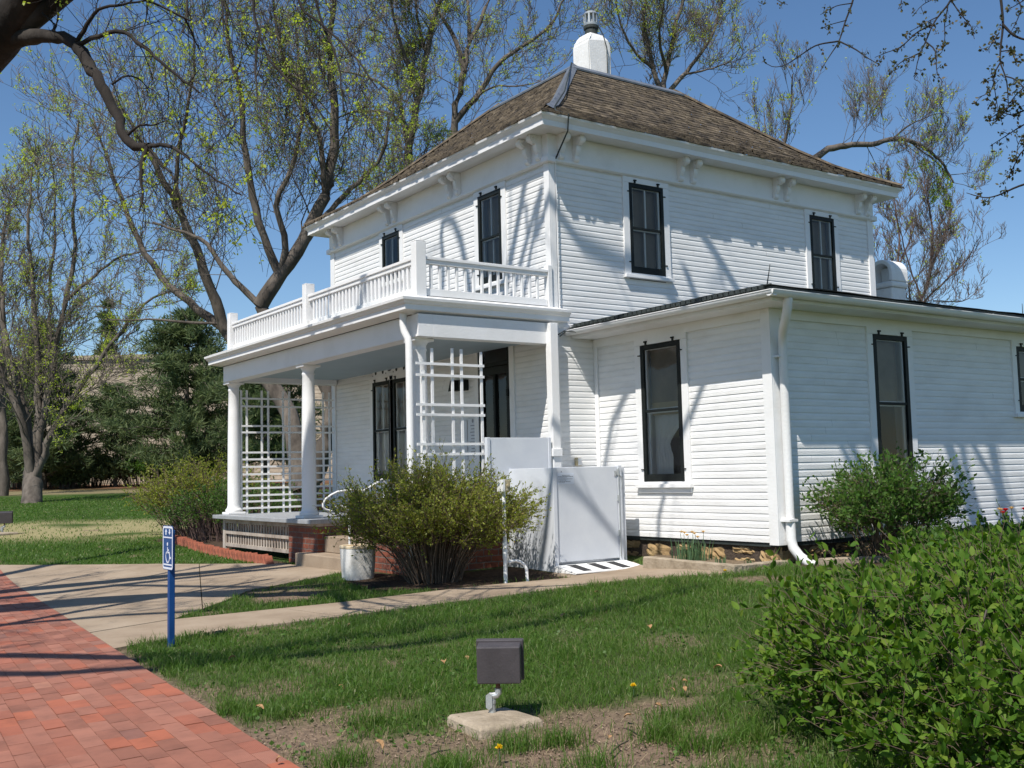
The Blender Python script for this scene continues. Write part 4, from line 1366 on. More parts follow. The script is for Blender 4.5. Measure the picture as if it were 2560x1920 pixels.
# handrail of the steps, its scrolled end towards the path
hr = thing('step_handrail', 'white pipe handrail with scrolled end beside the porch steps, half hidden by the twiggy shrub', 'handrail', (-2.2, 1.2, g(-2.2, 1.2)))
q6 = lambda x, y: tuple(onplane_y(500 + x / 4.366, 1140 + y / 4.366, 1.16))
crv = [(1990, 252), (1900, 310), (1780, 380), (1640, 370), (1500, 390), (1430, 425), (1370, 470), (1342, 520), (1342, 555), (1370, 582), (1430, 600), (1480, 560), (1530, 545), (1585, 560)]
mb = MB().tube([q6(*c) for c in crv], .012, 8)
b_ = q6(1632, 980)
mb.tube([q6(1585, 560), q6(1615, 590), q6(1630, 640), q6(1632, 800), (b_[0], b_[1], g(b_[0], b_[1]) - .05)], .0135, 8)
t_ = q6(1990, 252); mb.tube([t_, (t_[0] + .02, t_[1], t_[2] - .02), (t_[0] + .03, t_[1], .75)], .0145, 8)
mb.build('rail', M['white'], hr, smooth=True)

# blue sign post
bx_, by_ = -5.42, -2.33; zg = g(bx_, by_)
sg = thing('sign_post', 'narrow blue post with white bordered wheelchair lift sign at the corner of the lawn', 'sign', (bx_, by_, zg))
dv = np.array([.03, -.998]); dv /= np.linalg.norm(dv); nv = np.array([dv[1], -dv[0]])
if nv @ (CAM[:2] - np.array([bx_, by_])) < 0: nv = -nv
PS = lambda a, z, d: (bx_ + dv[0] * a + nv[0] * (.024 + d), by_ + dv[1] * a + nv[1] * (.024 + d), z)
PB = lambda a, b, z: (bx_ + dv[0] * a + nv[0] * b, by_ + dv[1] * a + nv[1] * b, z)
MB().box(-.022, .022, -.022, .022, zg - .1, .93, PB).build('post', M['blue'], sg, bevel=.004)
cw, z0, z1 = .115, .635, .965


def rrect(hw, q0, q1, r):
    o = []
    for cx_, cz_, s0 in ((hw - r, q1 - r, 0), (-hw + r, q1 - r, 90), (-hw + r, q0 + r, 180), (hw - r, q0 + r, 270)):
        for k in range(6):
            an = math.radians(s0 + 18 * k); o.append((cx_ + r * math.cos(an), cz_ + r * math.sin(an)))
    return o


pl_ = MB().prism(rrect(cw, z0, z1, .028), 0, .003, PS).build('sign_plate', M['blue'], sg)


def strip(mb, pts, w, d0=.0031, d1=.0044, P=PS):
    for (x0, q0), (x1, q1) in zip(pts[:-1], pts[1:]):
        L_ = math.hypot(x1 - x0, q1 - q0); ux, uz = (x1 - x0) / L_, (q1 - q0) / L_
        mb.prism([(x0 - uz * w / 2 - ux * w * .3, q0 + ux * w / 2 - uz * w * .3), (x1 - uz * w / 2 + ux * w * .3, q1 + ux * w / 2 + uz * w * .3), (x1 + uz * w / 2 + ux * w * .3, q1 - ux * w / 2 + uz * w * .3), (x0 + uz * w / 2 - ux * w * .3, q0 - ux * w / 2 - uz * w * .3)], d0, d1, P)


mb = MB()
ou, inn = rrect(cw - .005, z0 + .005, z1 - .005, .024), rrect(cw - .02, z0 + .02, z1 - .02, .014)
n = len(mb.v)
for (a, z) in ou: mb.v.append(PS(a, z, .004))
for (a, z) in inn: mb.v.append(PS(a, z, .004))
K = len(ou)
for i in range(K):
    j = (i + 1) % K; mb.f.append((n + i, n + j, n + K + j, n + K + i))
mb.box(-cw + .02, cw - .02, .872, .881, .0031, .0041, PS); mb.box(-cw + .024, cw - .024, .668, .679, .0031, .0041, PS)
mb.build('sign_border', M['signwhite'], pl_)
mb = MB()
mb.prism([(-.05, .895), (-.03, .895), (-.03, .918), (-.018, .918), (-.04, .94), (-.062, .918), (-.05, .918)], .0031, .0044, PS)
mb.build('sign_symbol', M['signwhite'], pl_); mb = MB()
mb.prism([(.03, .94), (.05, .94), (.05, .917), (.062, .917), (.04, .895), (.018, .917), (.03, .917)], .0031, .0044, PS)
mb.build('sign_symbol', M['signwhite'], pl_); mb = MB()
strip(mb, [(-.004, .80), (-.002, .765), (.035, .765), (.048, .72), (.068, .728)], .012)
strip(mb, [(-.002, .783), (.024, .783)], .009)
mb.prism([(-.006 + .012 * math.cos(t * math.pi / 6), .826 + .014 * math.sin(t * math.pi / 6)) for t in range(12)], .0031, .0044, PS)
strip(mb, [(.0 + .042 * math.cos(math.radians(t)), .732 + .042 * math.sin(math.radians(t))) for t in range(130, 361, 23)], .011, .0031, .0046)
mb.build('sign_symbol', M['signwhite'], pl_)


# floodlights
def floodlight(x, y, face, label, sc=1.0, group='ground floodlights'):
    zg = g(x, y)
    r = thing('floodlight', label, 'floodlight', (x, y, zg), group)
    f = np.array(face, float); f /= np.linalg.norm(f); rr_ = np.array([f[1], -f[0]])
    P = lambda a, b, z: (x + sc * (rr_[0] * a + f[0] * b), y + sc * (rr_[1] * a + f[1] * b), zg + sc * z)
    # tilted housing: b towards the lit side
    tl = math.radians(5)
    H = lambda a, b, z: P(a + .02, b * math.cos(tl) - (z - .27) * math.sin(tl) + .01, .27 + b * math.sin(tl) + (z - .27) * math.cos(tl))
    MB().box(-.104, .104, -.055, .045, .185, .362, H).build('housing', M['bronze'], r, bevel=.006)
    MB().box(-.115, .115, .0455, .082, .175, .372, H).build('lens_frame', M['bronze'], r, bevel=.005)
    MB().box(-.1, .1, .0825, .086, .19, .357, H).build('lens', M['glass'], r)
    MB().tube([P(.012, 0, .2), P(.012, 0, .145)], .0115 * sc, 10).build('nipple', M['rust'], r, smooth=True)
    mb = MB()
    mb.tube([P(.012, 0, .155), P(.012, 0, .135), P(.005, 0, .124), P(-.015, 0, .12), P(-.03, 0, .12)], .017 * sc, 12)
    mb.tube([P(-.018, 0, .13), P(-.018, 0, .03)], .016 * sc, 12)
    mb.tube([P(-.018, 0, .10), P(-.018, 0, .085)], .019 * sc, 12); mb.tube([P(-.018, 0, .05), P(-.018, 0, .035)], .018 * sc, 12)
    cap = [(-.036, .075), (-.026, .062), (-.012, .075), (-.012, .135), (-.024, .146), (-.036, .135)]
    mb.prism([(-.016, .07), (-.03, .058), (-.046, .068), (-.046, .124), (-.032, .134), (-.016, .124)], -.024, -.012, lambda a, z, b: P(a, b, z))
    mb.build('conduit', M['galv'], r, smooth=False)
    mb = MB()
    K = 8
    c4 = [(-.22, .04), (-.03, -.25), (.25, -.06), (.06, .19)]
    n = len(mb.v)
    for hgt, k in ((-.05, 1.02), (.018, 1.0), (.034, .93), (.042, .3)):
        for (a, b) in c4:
            mb.v.append(P(-.02 + a * k, -.03 + b * k, hgt + (.006 * a)))
    for i in range(3):
        for j in range(4):
            a0_ = n + i * 4 + j; b0_ = n + i * 4 + (j + 1) % 4; mb.f.append((a0_, b0_, b0_ + 4, a0_ + 4))
    mb.f.append((n + 12, n + 13, n + 14, n + 15))
    mb.build('base_slab', M['kerbstone'], r, bevel=.008)
    return r


floodlight(-5.06 + .82 * .035, -6.1 - .57 * .035, (.62, .78), 'dark bronze floodlight on a grey conduit and concrete pad in the front lawn')
floodlight(*sl2(21.9, -10.44), (.2, .98), 'dark distant floodlight standing in the side lawn at the left edge', 1.25)

# kerb of the small planter
mb = MB()
zt = g(.0, -2.3) + .095
K_ = [(.04, -1.55), (-.12, -3.05), (.62, -3.0)]
def kerb(mb, p, q, w, z0, z1):
    p = np.array(p); q = np.array(q); t = (q - p) / np.linalg.norm(q - p); nn = np.array([-t[1], t[0]])
    pts = []
    m = 14
    rr_ = random.Random(8)
    n = len(mb.v)
    for i in range(m + 1):
        c = p + (q - p) * i / m
        for k, z in ((-.5, z0), (-.5, z1 - .012), (-.38, z1), (.38, z1), (.5, z1 - .012), (.5, z0)):
            j = nn * w * k; mb.v.append((c[0] + j[0] + rr_.uniform(-.004, .004), c[1] + j[1] + rr_.uniform(-.004, .004), z + rr_.uniform(-.004, .004)))
    for i in range(m):
        for k in range(5):
            a = n + i * 6 + k; mb.f.append((a, a + 6, a + 7, a + 1))
    mb.f.append(tuple(range(n, n + 6))); mb.f.append(tuple(range(n + m * 6, n + m * 6 + 6)))
kerb(mb, K_[0], K_[1], .12, g(0, -2) - .1, zt); kerb(mb, (-.18, -2.99), (.64, -2.97), .12, g(0, -3) - .1, zt - .003)
tag(mb.build('planter_kerb', M['kerbstone']), 'low tan concrete kerb around the daffodil planter at the wing corner', 'kerb')
mb = MB(); kerb(mb, (.75, -3.35), (2.4, -4.0), .1, g(1, -3.4) - .1, g(1, -3.4) + .06)
tag(mb.build('bed_kerb', M['kerbstone']), 'low concrete kerb of the shrub bed right of the downspout', 'kerb')

# row of tilted edging bricks
mbk = MB(); 
mbk.prism([(-.075, -.05), (.0, -.05), (.085, .045), (.01, .09)], -.05, .05, lambda a, b, c: (c, a, b))
eb = None
rr_ = random.Random(31)
nE = 44
for i in range(nE):
    t = i / (nE - 1)
    y = 8.9 - t * 5.3; x = -2.02 - .26 * math.sin(min(t * 1.5, 1) * 1.57) + rr_.uniform(-.015, .015)
    if eb is None:
        eb = mbk.build('edging_brick', pm('edging_brick_clay', [(.2, .06, .035), (.3, .095, .055), (.36, .13, .08)], 6, .9, .4, 30), bevel=.006); o = eb
    else:
        o = eb.copy(); COL.objects.link(o)
    o.location = (x, y, g(x, y) + .045 + rr_.uniform(-.012, .012)); o.rotation_euler = (rr_.uniform(-.12, .12), rr_.uniform(-.1, .1), rr_.uniform(-.1, .1))
    tag(o, 'weathered red brick set on a slant in the edging row below the porch skirt', 'brick', 'slanted edging bricks along the porch bed')

# building of limestone far behind the lawn
bs, bl0, bl1 = 63.5, -27.2, 4.0
bx0, by0 = sl2(bs, 0); zb = 1.0
bd = thing('stone_building', 'low tan limestone block building with a dark doorway far across the lawn', 'building', (*sl2(bs, -15), zb))
PBD = lambda l, d, z: (bx0 + RH[0] * l + FH[0] * d, by0 + RH[1] * l + FH[1] * d, z)
mb = MB(); mb.box(bl0, bl1, 0, 10, .2, 8.7, PBD); mb.box(-42, -29.9, .0, 10, .2, 8.1, PBD); mb.box(-29.9, bl0, 0.01, 10, 4.2, 8.1, PBD)
mb.build('wall', M['limestone'], bd)
mb = MB(); mb.box(bl0 - .32, bl0 - .01, -.12, .3, .2, 4.2, PBD); mb.box(-29.9, -29.6, -.12, .3, .2, 4.2, PBD)
mb.build('door_surround', pm('pale_dressed_stone', [(.42, .36, .28), (.5, .44, .35)], 3, .9), bd)
MB().box(-29.6, bl0 - .32, .9, 1.0, .2, 4.2, PBD).build('door', pm('dark_bronze_door', [(.03, .02, .015), (.06, .04, .03)], 3, .5), bd)
MB().box(-42.2, bl1 + .2, -.15, 10.2, 8.7, 8.95, PBD).build('coping', M['limestone'], bd)
# ------------------------------------------------------------------ plants
class Tubes:
    """many tapered tubes gathered into one mesh"""
    def __init__(self): self.g = {}

    def add(self, pts, r0, r1, k):
        pts = np.asarray(pts, float)
        self.g.setdefault((len(pts), k), []).append((pts, np.linspace(r0, r1, len(pts)) if not hasattr(r0, '__len__') else np.asarray(r0)))

    def build(self, name, m, parent=None):
        Vs, Qs = [], []; off = 0
        for (n, k), lst in self.g.items():
            Pm = np.stack([a for a, _ in lst]); Rm = np.stack([b for _, b in lst])
            T = np.empty_like(Pm); T[:, 1:-1] = Pm[:, 2:] - Pm[:, :-2]; T[:, 0] = Pm[:, 1] - Pm[:, 0]; T[:, -1] = Pm[:, -1] - Pm[:, -2]
            T /= np.linalg.norm(T, axis=2, keepdims=True) + 1e-9
            ref = np.array([.31, .22, .925]) * np.ones_like(T)
            bad = np.abs((T * ref).sum(2)) > .93; ref[bad] = (.9, -.4, .1)
            A = np.cross(T, ref); A /= np.linalg.norm(A, axis=2, keepdims=True) + 1e-9
            B = np.cross(T, A)
            an = 2 * np.pi * np.arange(k) / k
            V = Pm[:, :, None] + Rm[:, :, None, None] * (A[:, :, None] * np.cos(an)[:, None] + B[:, :, None] * np.sin(an)[:, None])
            M_ = len(lst)
            base = off + (np.arange(M_) * n * k)[:, None, None] + (np.arange(n - 1) * k)[None, :, None]
            j = np.arange(k); j2 = (j + 1) % k
            q = np.stack([base + j, base + j2, base + j2 + k, base + j + k], -1)
            Vs.append(V.reshape(-1, 3)); Qs.append(q.reshape(-1, 4)); off += M_ * n * k
        return link(name, fast_mesh(name, np.concatenate(Vs), np.concatenate(Qs), smooth=True), m, parent)


def unit(v): return v / (np.linalg.norm(v) + 1e-9)


def leaf_mesh(name, P, Dn, size, m, parent, rng, kind='quad', asp=.5):
    """P (n,3) positions, Dn (n,3) pointing directions, size (n,)"""
    n = len(P)
    Dn = Dn / (np.linalg.norm(Dn, axis=1, keepdims=True) + 1e-9)
    rv = rng.normal(size=(n, 3)); S = np.cross(Dn, rv); S /= np.linalg.norm(S, axis=1, keepdims=True) + 1e-9
    U = np.cross(S, Dn)
    sz = size[:, None]
    if kind == 'quad':
        V = np.stack([P, P + Dn * sz * .5 + S * sz * asp * .5, P + Dn * sz, P + Dn * sz * .5 - S * sz * asp * .5], 1).reshape(-1, 3)
        o = np.arange(n)[:, None] * 4
        me = fast_mesh(name, V, o + np.array([[0, 1, 2, 3]]))
    else:
        w = asp * .5
        rows = []
        for t, ww, dz in ((0, .12, 0), (.22, .72, -.02), (.5, 1.0, -.035), (.78, .66, -.07), (1.0, .03, -.15)):
            c = P + Dn * sz * t + U * sz * dz
            rows += [c + S * sz * w * ww + U * sz * .18 * w * ww, c, c - S * sz * w * ww + U * sz * .18 * w * ww]
        V = np.stack(rows, 1).reshape(-1, 3)
        o = np.arange(n)[:, None] * 15
        q = [[a + b, a + b + 1, a + b + 4, a + b + 3] for a in (0, 3, 6, 9) for b in (0, 1)]
        me = fast_mesh(name, V, (o[:, None, :] + np.array(q)[None]).reshape(-1, 4), smooth=True)
    return link(name, me, m, parent)


def smooth_path(pts, n):
    """Catmull-Rom resample"""
    p = np.asarray(pts, float)
    if len(p) < 3:
        t = np.linspace(0, 1, n)[:, None]; return p[0] * (1 - t) + p[-1] * t
    q = np.vstack([2 * p[0] - p[1], p, 2 * p[-1] - p[-2]])
    d = np.r_[0, np.cumsum(np.linalg.norm(np.diff(p, axis=0), axis=1))]
    out = []
    for s in np.linspace(0, d[-1] - 1e-6, n):
        i = min(np.searchsorted(d, s, side='right') - 1, len(p) - 2)
        t = (s - d[i]) / (d[i + 1] - d[i])
        a, b, c, e = q[i], q[i + 1], q[i + 2], q[i + 3]
        out.append(.5 * (2 * b + (c - a) * t + (2 * a - 5 * b + 4 * c - e) * t * t + (3 * b - a - 3 * c + e) * t ** 3))
    return np.array(out)


class Tree:
    def __init__(self, seed, up=.25, kinds=(7, 6, 5), leafsize=.07, leafp=.8, spread=.75, droop=0.0, minr=.004, twigk=3):
        self.T = Tubes(); self.W = Tubes(); self.R = np.random.default_rng(seed)
        self.lp, self.ld, self.ls = [], [], []; self.cl = 1.0; self.paths = []
        self.up, self.leafsize, self.leafp, self.spread, self.droop, self.minr = up, leafsize, leafp, spread, droop, minr

    def limb(self, pts, r0, r1, k=8, n=None):
        n = n or max(6, 3 * len(pts))
        p = smooth_path(pts, n)
        L_ = np.linalg.norm(p[-1] - p[0])
        p[1:-1] += self.R.normal(0, .0035 * L_, (n - 2, 3))
        rr = (np.interp(np.linspace(0, 1, n), np.linspace(0, 1, len(r0)), r0) if hasattr(r0, '__len__') else np.linspace(r0, r1, n)) * (1 + self.R.normal(0, .04, n))
        self.T.add(p, rr, None, k)
        return p

    def grow(self, path, levels, count, length, r, start=.2, k=5):
        """children along a path; levels left, children per metre-less count"""
        R = self.R
        if levels == 0: return
        n = len(path)
        for c in range(count):
            if levels == 2: self.cl = R.gamma(.9, 1.1)
            t = start + (1 - start) * (c + R.random()) / count
            f = t * (n - 1); i = min(int(f), n - 2)
            p = path[i] + (path[i + 1] - path[i]) * (f - i)
            d = unit(path[i + 1] - path[i])
            rv = unit(np.cross(d, R.normal(size=3)))
            rv[2] += self.up * R.uniform(.2, 1.5) - self.droop
            dr = unit(d * R.uniform(.35, .9) + rv * self.spread)
            ln = length * R.uniform(.55, 1.15) * (1.1 - .45 * t)
            m = 6 if levels > 1 else 4
            pts = [p]; cd_ = dr
            for s in range(m - 1):
                cd_ = unit(cd_ + R.normal(0, .16, 3) + np.array([0, 0, (self.up * .22 - self.droop * .3)]))
                pts.append(pts[-1] + cd_ * ln / (m - 1))
            pts = np.array(pts)
            rr = max(r * R.uniform(.7, 1.1), self.minr)
            (self.T if levels > 1 else self.W).add(pts, rr, max(rr * .35, self.minr * .6), k if levels > 1 else 3)
            if levels == 1:
                nl = R.poisson(self.leafp * self.cl)
                for _ in range(nl):
                    q = pts[R.integers(1, m)]
                    for _ in range(R.integers(3, 7)):
                        self.lp.append(q + R.normal(0, self.leafsize * .55, 3)); self.ld.append(R.normal(size=3) + np.array([0, 0, -.3])); self.ls.append(self.leafsize * R.uniform(.5, 1.2))
            else:
                self.grow(pts, levels - 1, max(4, int(count * .7)), ln * .55, rr * .5, .25, max(3, k - 1))

    def finish(self, name, label, base, bark, leaf=None, twig=None, group='trees'):
        o = thing(name, label, 'tree', base, group)
        self.T.build('trunk', bark, o)
        if self.W.g: self.W.build('twigs', twig or M['greytwig'], o)
        if leaf and self.lp:
            leaf_mesh('foliage', np.array(self.lp), np.array(self.ld), np.array(self.ls), leaf, o, self.R, asp=.62)
        return o


def traced(tr, specs, s, jit=.03, grow_kw=None):
    """specs: (list of view points, r0, r1, grow count, grow length); depth wanders about s"""
    R = tr.R
    for pts, r0, r1, cnt, ln in specs:
        s0 = s
        if tr.paths:                                     # spring from the limb already there
            A = np.concatenate(tr.paths); v = A - CAM; dep = v @ FW
            d2 = np.hypot((1280 + FPX * (v @ RT) / dep) / 1.15732 - pts[0][0], (960 - FPX * (v @ UP) / dep) / 1.15732 - pts[0][1])
            if d2.min() < 30: s0 = float(v[d2.argmin()] @ FH)
        s1 = s0 + R.uniform(-1, 1) * jit * s * 2.2
        m = len(pts)
        W_ = [px(x, y, s0 + (s1 - s0) * i / (m - 1)) for i, (x, y) in enumerate(pts)]
        if hasattr(r0, '__len__'): p = tr.limb(W_, r0, r1, 10)
        else:
            r0, r1 = r0 * .72, r1 * .55
            p = tr.limb(W_, r0, r1, 9)
        tr.paths.append(p)
        if cnt: tr.grow(p, 3, int(cnt * 1.3), ln * 1.05, max(r1 * .36, r0 * .11), .15, 5)
    return tr


# --- spreading tree behind the far end of the porch
s = 25.0
t = Tree(41, up=.35, leafsize=.052, leafp=.72, minr=.007)
B = px(655, 1062, s)
for P_, r0, r1, c_, ln in (
        ([(655, 1062), (640, 960), (612, 870), (540, 775), (492, 722)], .36, .26, 0, 0),
        ([(492, 722), (470, 660), (452, 620), (418, 520), (395, 470), (352, 385), (320, 330), (240, 200)], .21, .06, 13, 3.2),
        ([(492, 722), (455, 690), (400, 645), (352, 600), (290, 500), (245, 380), (200, 250)], .17, .04, 13, 3.0),
        ([(668, 1062), (700, 960), (720, 880), (690, 800), (600, 720), (562, 660)], .34, .26, 0, 0),
        ([(562, 660), (605, 600), (652, 532), (680, 465), (702, 420), (716, 330), (722, 240), (712, 120), (722, -20)], .26, .09, 15, 2.9),
        ([(605, 598), (570, 505), (545, 420), (530, 330), (520, 220), (500, 120), (480, -10)], .15, .06, 14, 2.9),
        ([(652, 532), (690, 480), (742, 425), (800, 370), (830, 320), (840, 250)], .12, .05, 10, 2.2),
        ([(562, 660), (500, 600), (470, 560), (440, 520), (390, 500), (330, 480)], .12, .04, 9, 2.2),
        ([(600, 600), (620, 520), (600, 440), (640, 330), (650, 200), (640, 60)], .12, .04, 12, 2.4),
        ([(702, 420), (690, 300), (640, 200), (600, 80), (590, -30)], .1, .04, 11, 2.4),
        ([(395, 470), (380, 380), (400, 260), (420, 140), (410, 20)], .09, .03, 11, 2.6),
        ([(490, 700), (300, 690), (220, 690)], .06, .02, 6, 1.6)):
    traced(t, [(P_, r0, r1, c_, ln)], s)
t.finish('spreading_tree', 'wide spreading tree with thin yellow green leaves rising behind the far end of the porch', tuple(B), M['bark'], M['springleaf'])

# --- several stemmed tree on the side lawn
s = 38.0
t = Tree(42, up=.4, leafsize=.072, leafp=.62, minr=.011)
B = px(68, 1088, s)
for P_, r0, r1, c_, ln in (
        ([(66, 1122), (67, 1096), (69, 1070), (70, 1040), (70, 1000), (70, 950)], [.56, .50, .43, .38, .36, .35, .35, .34, .33, .32, .30, .28, .26, .22, .17, .12, .05], 0, 0, 0),
        ([(66, 1040), (62, 985), (45, 905), (15, 830), (-10, 770), (-40, 640)], .24, .1, 8, 3.2),
        ([(68, 1030), (66, 970), (50, 870), (25, 780), (8, 680), (0, 560), (-10, 420)], .24, .07, 13, 3.4),
        ([(71, 1030), (74, 970), (84, 860), (78, 760), (72, 640), (62, 500), (70, 360)], .22, .06, 13, 3.4),
        ([(72, 1040), (80, 975), (104, 850), (124, 740), (142, 650), (162, 520), (155, 380), (170, 260)], .22, .06, 13, 3.4),
        ([(73, 1050), (92, 990), (130, 900), (200, 800), (250, 728), (292, 680), (330, 642), (400, 625)], .20, .05, 14, 2.8),
        ([(142, 650), (200, 600), (250, 560), (330, 540), (390, 545)], .1, .03, 9, 2.4),
        ([(80, 900), (92, 820), (110, 720), (112, 600), (120, 470), (108, 330)], .13, .04, 11, 3.)):
    traced(t, [(P_, r0, r1, c_, ln)], s)
t.finish('multi_stem_tree', 'large tree with several stems from one thick trunk on the side lawn at left', tuple(B), M['bark'], M['springleaf'])
s = 47.0
t = Tree(43, up=.4, leafsize=.10, leafp=.4, minr=.012)
traced(t, [([(6, 1072), (8, 980), (2, 880), (10, 760), (0, 600), (20, 430)], .34, .1, 14, 4.0), ([(4, 900), (-30, 780), (-40, 640)], .16, .06, 8, 3.)], s)
t.finish('lawn_tree', 'slender tree at the left edge, standing farther back than the tree with several stems', tuple(px(6, 1072, s)), M['bark'], M['springleaf'])

# --- tall trees behind the house
s = 31.0
t = Tree(44, up=.4, leafsize=.058, leafp=.56, minr=.008)
traced(t, [([(868, 700), (872, 520), (880, 380), (888, 290), (906, 200), (922, 120), (935, 40), (955, -30)], .28, .09, 17, 2.8),
           ([(884, 330), (862, 225), (835, 190), (790, 165), (720, 150)], .11, .04, 10, 2.4), ([(888, 290), (850, 250), (800, 240), (740, 250), (700, 290)], .08, .03, 9, 2.2),
           ([(905, 210), (870, 110), (850, 30), (840, -30)], .1, .05, 10, 2.3), ([(922, 120), (900, 30), (905, -40)], .08, .04, 8, 2.)], s)
t.finish('tall_tree', 'tall tree with a straight dark trunk directly above the left slope of the main roof', tuple(px(868, 700, s) * np.array([1, 1, 0]) + np.array([0, 0, .3])), M['bark'], M['springleaf'])
s = 33.0
t = Tree(45, up=.4, leafsize=.058, leafp=.56, minr=.008)
traced(t, [([(975, 700), (980, 480), (984, 270), (990, 215), (1003, 150), (1014, 90), (1045, 30), (1070, -40)], .27, .08, 13, 2.6),
           ([(1003, 155), (985, 90), (950, 30), (930, -20)], .14, .06, 9, 2.2),
           ([(984, 262), (1030, 205), (1075, 140), (1120, 105), (1180, 62), (1225, -10)], .15, .05, 13, 2.4),
           ([(1000, 240), (1060, 190), (1130, 185), (1190, 170)], .06, .02, 8, 1.9), ([(1014, 90), (1012, 20), (1000, -40)], .1, .05, 7, 2.)], s)
t.finish('tall_tree', 'forked tree between the tall straight trunk and the white chimney, behind the roof', tuple(px(975, 700, s) * np.array([1, 1, 0]) + np.array([0, 0, .3])), M['bark'], M['springleaf'])
s = 37.0
t = Tree(46, up=.45, leafsize=.068, leafp=.46, minr=.009)
traced(t, [([(1440, 700), (1438, 400), (1436, 215), (1440, 150), (1455, 80), (1472, 10), (1480, -40)], .26, .09, 14, 2.6),
           ([(1436, 225), (1412, 150), (1398, 90), (1392, 20), (1405, -40)], .16, .07, 12, 2.5), ([(1436, 210), (1478, 160), (1518, 110), (1545, 60), (1560, 0)], .13, .05, 13, 2.5),
           ([(1412, 150), (1370, 110), (1340, 50), (1330, -10)], .09, .04, 10, 2.4), ([(1440, 160), (1425, 80), (1435, 0)], .1, .04, 9, 2.2), ([(1478, 160), (1530, 150), (1580, 130), (1600, 100)], .06, .02, 9, 1.9)], s)
t.finish('tall_tree', 'fan shaped budding tree just right of the white roof chimney', tuple(px(1440, 700, s) * np.array([1, 1, 0]) + np.array([0, 0, .3])), M['bark'], M['springleaf'])
s = 29.0
t = Tree(47, up=.75, leafsize=.075, leafp=.13, minr=.006, spread=.8)
traced(t, [([(1600, 700), (1650, 480), (1705, 385), (1755, 345)], .24, .15, 0, 0),
           ([(1755, 345), (1790, 322), (1830, 314), (1880, 312), (1925, 302), (1960, 302), (2000, 322), (2035, 352), (2060, 395)], .15, .05, 15, 2.1),
           ([(1650, 480), (1690, 330), (1705, 240), (1712, 160)], .1, .03, 11, 1.7), ([(1690, 390), (1660, 330), (1650, 240)], .06, .02, 8, 1.4), ([(1925, 302), (1965, 270), (2010, 250), (2050, 240)], .04, .012, 8, 1.2)], s)
t.droop = .9; t.up = .05; t.leafp = .55
traced(t, [([(1960, 304), (2010, 340), (2050, 380)], .04, .012, 8, 1.3), ([(1870, 312), (1890, 350), (1910, 380)], .02, .008, 5, .9)], s)
t.finish('arching_tree', 'tree with one long arching limb and upright shoots above the right slope of the roof', tuple(px(1600, 700, s) * np.array([1, 1, 0]) + np.array([0, 0, .3])), M['bark'], M['springleaf'])
for k, (s, X_, sd, lab) in enumerate(((35.0, 2008, 48, 'bare purplish tree with upright branches right of the far house corner'), (39.0, 1935, 49, 'bare pale twigged tree behind the second chimney'))):
    t = Tree(sd, up=.6, leafsize=.08, leafp=.04, minr=.008, spread=.6)
    o_ = X_ - 2008
    traced(t, [([(1978 + o_, 900), (1985 + o_, 740), (1992 + o_, 655), (2010 + o_, 585), (2016 + o_, 510), (2004 + o_, 440), (1996 + o_, 390)], .13, .03, 15, 1.9), ([(1992 + o_, 655), (2050 + o_, 600), (2090 + o_, 560), (2110 + o_, 520)], .05, .015, 9, 1.5), ([(1992 + o_, 655), (1960 + o_, 560), (1940 + o_, 480), (1925 + o_, 440)], .05, .015, 9, 1.5), ([(2010 + o_, 585), (2045 + o_, 500), (2060 + o_, 440)], .05, .015, 8, 1.4), ([(2016 + o_, 650), (2080 + o_, 650), (2120 + o_, 620)], .035, .012, 7, 1.2)], s)
    t.finish('bare_tree', lab, tuple(px(1978 + o_, 900, s) * np.array([1, 1, 0]) + np.array([0, 0, .3])), M['redtwig'], M['springleaf'])

# --- near tree left of the camera, its limbs hang into the top left
t = Tree(50, up=.0, leafsize=.03, leafp=.5, minr=.0022, spread=.8)
tx, ty = -11.6, 1.6
zg = g(tx, ty)
t.limb([(tx, ty, zg - .2), (tx + .02, ty, zg + .6), (tx - .05, ty + .05, 2.4), (tx + .05, ty - .1, 4.2)], .5, .36, 16, 14)
A_ = px(-430, 330, 9.0); 
main = t.limb([(tx + .05, ty - .1, 3.8), tuple(A_), tuple(px(0, 95, 8.2)), tuple(px(62, -40, 7.9)), tuple(px(110, -240, 7.7)), tuple(px(170, -600, 7.8))], .24, .12, 14, 24)
t.grow(main[13:], 3, 7, 2.2, .05, .3, 6)
lb = [px(x, y, d) for x, y, d in ((22, 88, 8.15), (60, 80, 8.05), (110, 78, 7.9), (165, 97, 7.75), (198, 150, 7.6), (240, 220, 7.5), (268, 290, 7.35), (295, 312, 7.3), (322, 316, 7.25))]
lbp = t.limb(lb, [.075, .062, .052, .047, .046, .043, .044, .039, .036, .032, .034, .026], 0, 12, 30)
t.up = .1; t.droop = .1
tw = lambda pts, d0, d1, r0, r1, c, ln: t.grow(t.limb([px(x, y, d0 + (d1 - d0) * i / (len(pts) - 1)) for i, (x, y) in enumerate(pts)], r0, r1, 6), 2, c, ln, r1 * .7, .15, 4)
tw([(165, 97), (210, 80), (262, 68), (310, 100), (360, 145), (430, 200)], 7.7, 7.2, .02, .007, 10, .7)
tw([(165, 92), (190, 50), (215, 20), (260, 10), (320, 0)], 7.7, 7.5, .018, .006, 8, .6)
tw([(322, 316), (342, 312), (378, 322), (420, 352), (470, 390), (520, 420)], 7.25, 6.6, .016, .005, 12, .7)
tw([(318, 318), (308, 345), (304, 385), (308, 425), (300, 460)], 7.25, 7.1, .02, .005, 8, .5)
tw([(322, 320), (345, 350), (375, 385), (395, 440)], 7.25, 6.9, .012, .004, 7, .5)
tw([(272, 296), (300, 272), (330, 270), (355, 262)], 7.35, 7.1, .012, .004, 6, .4)
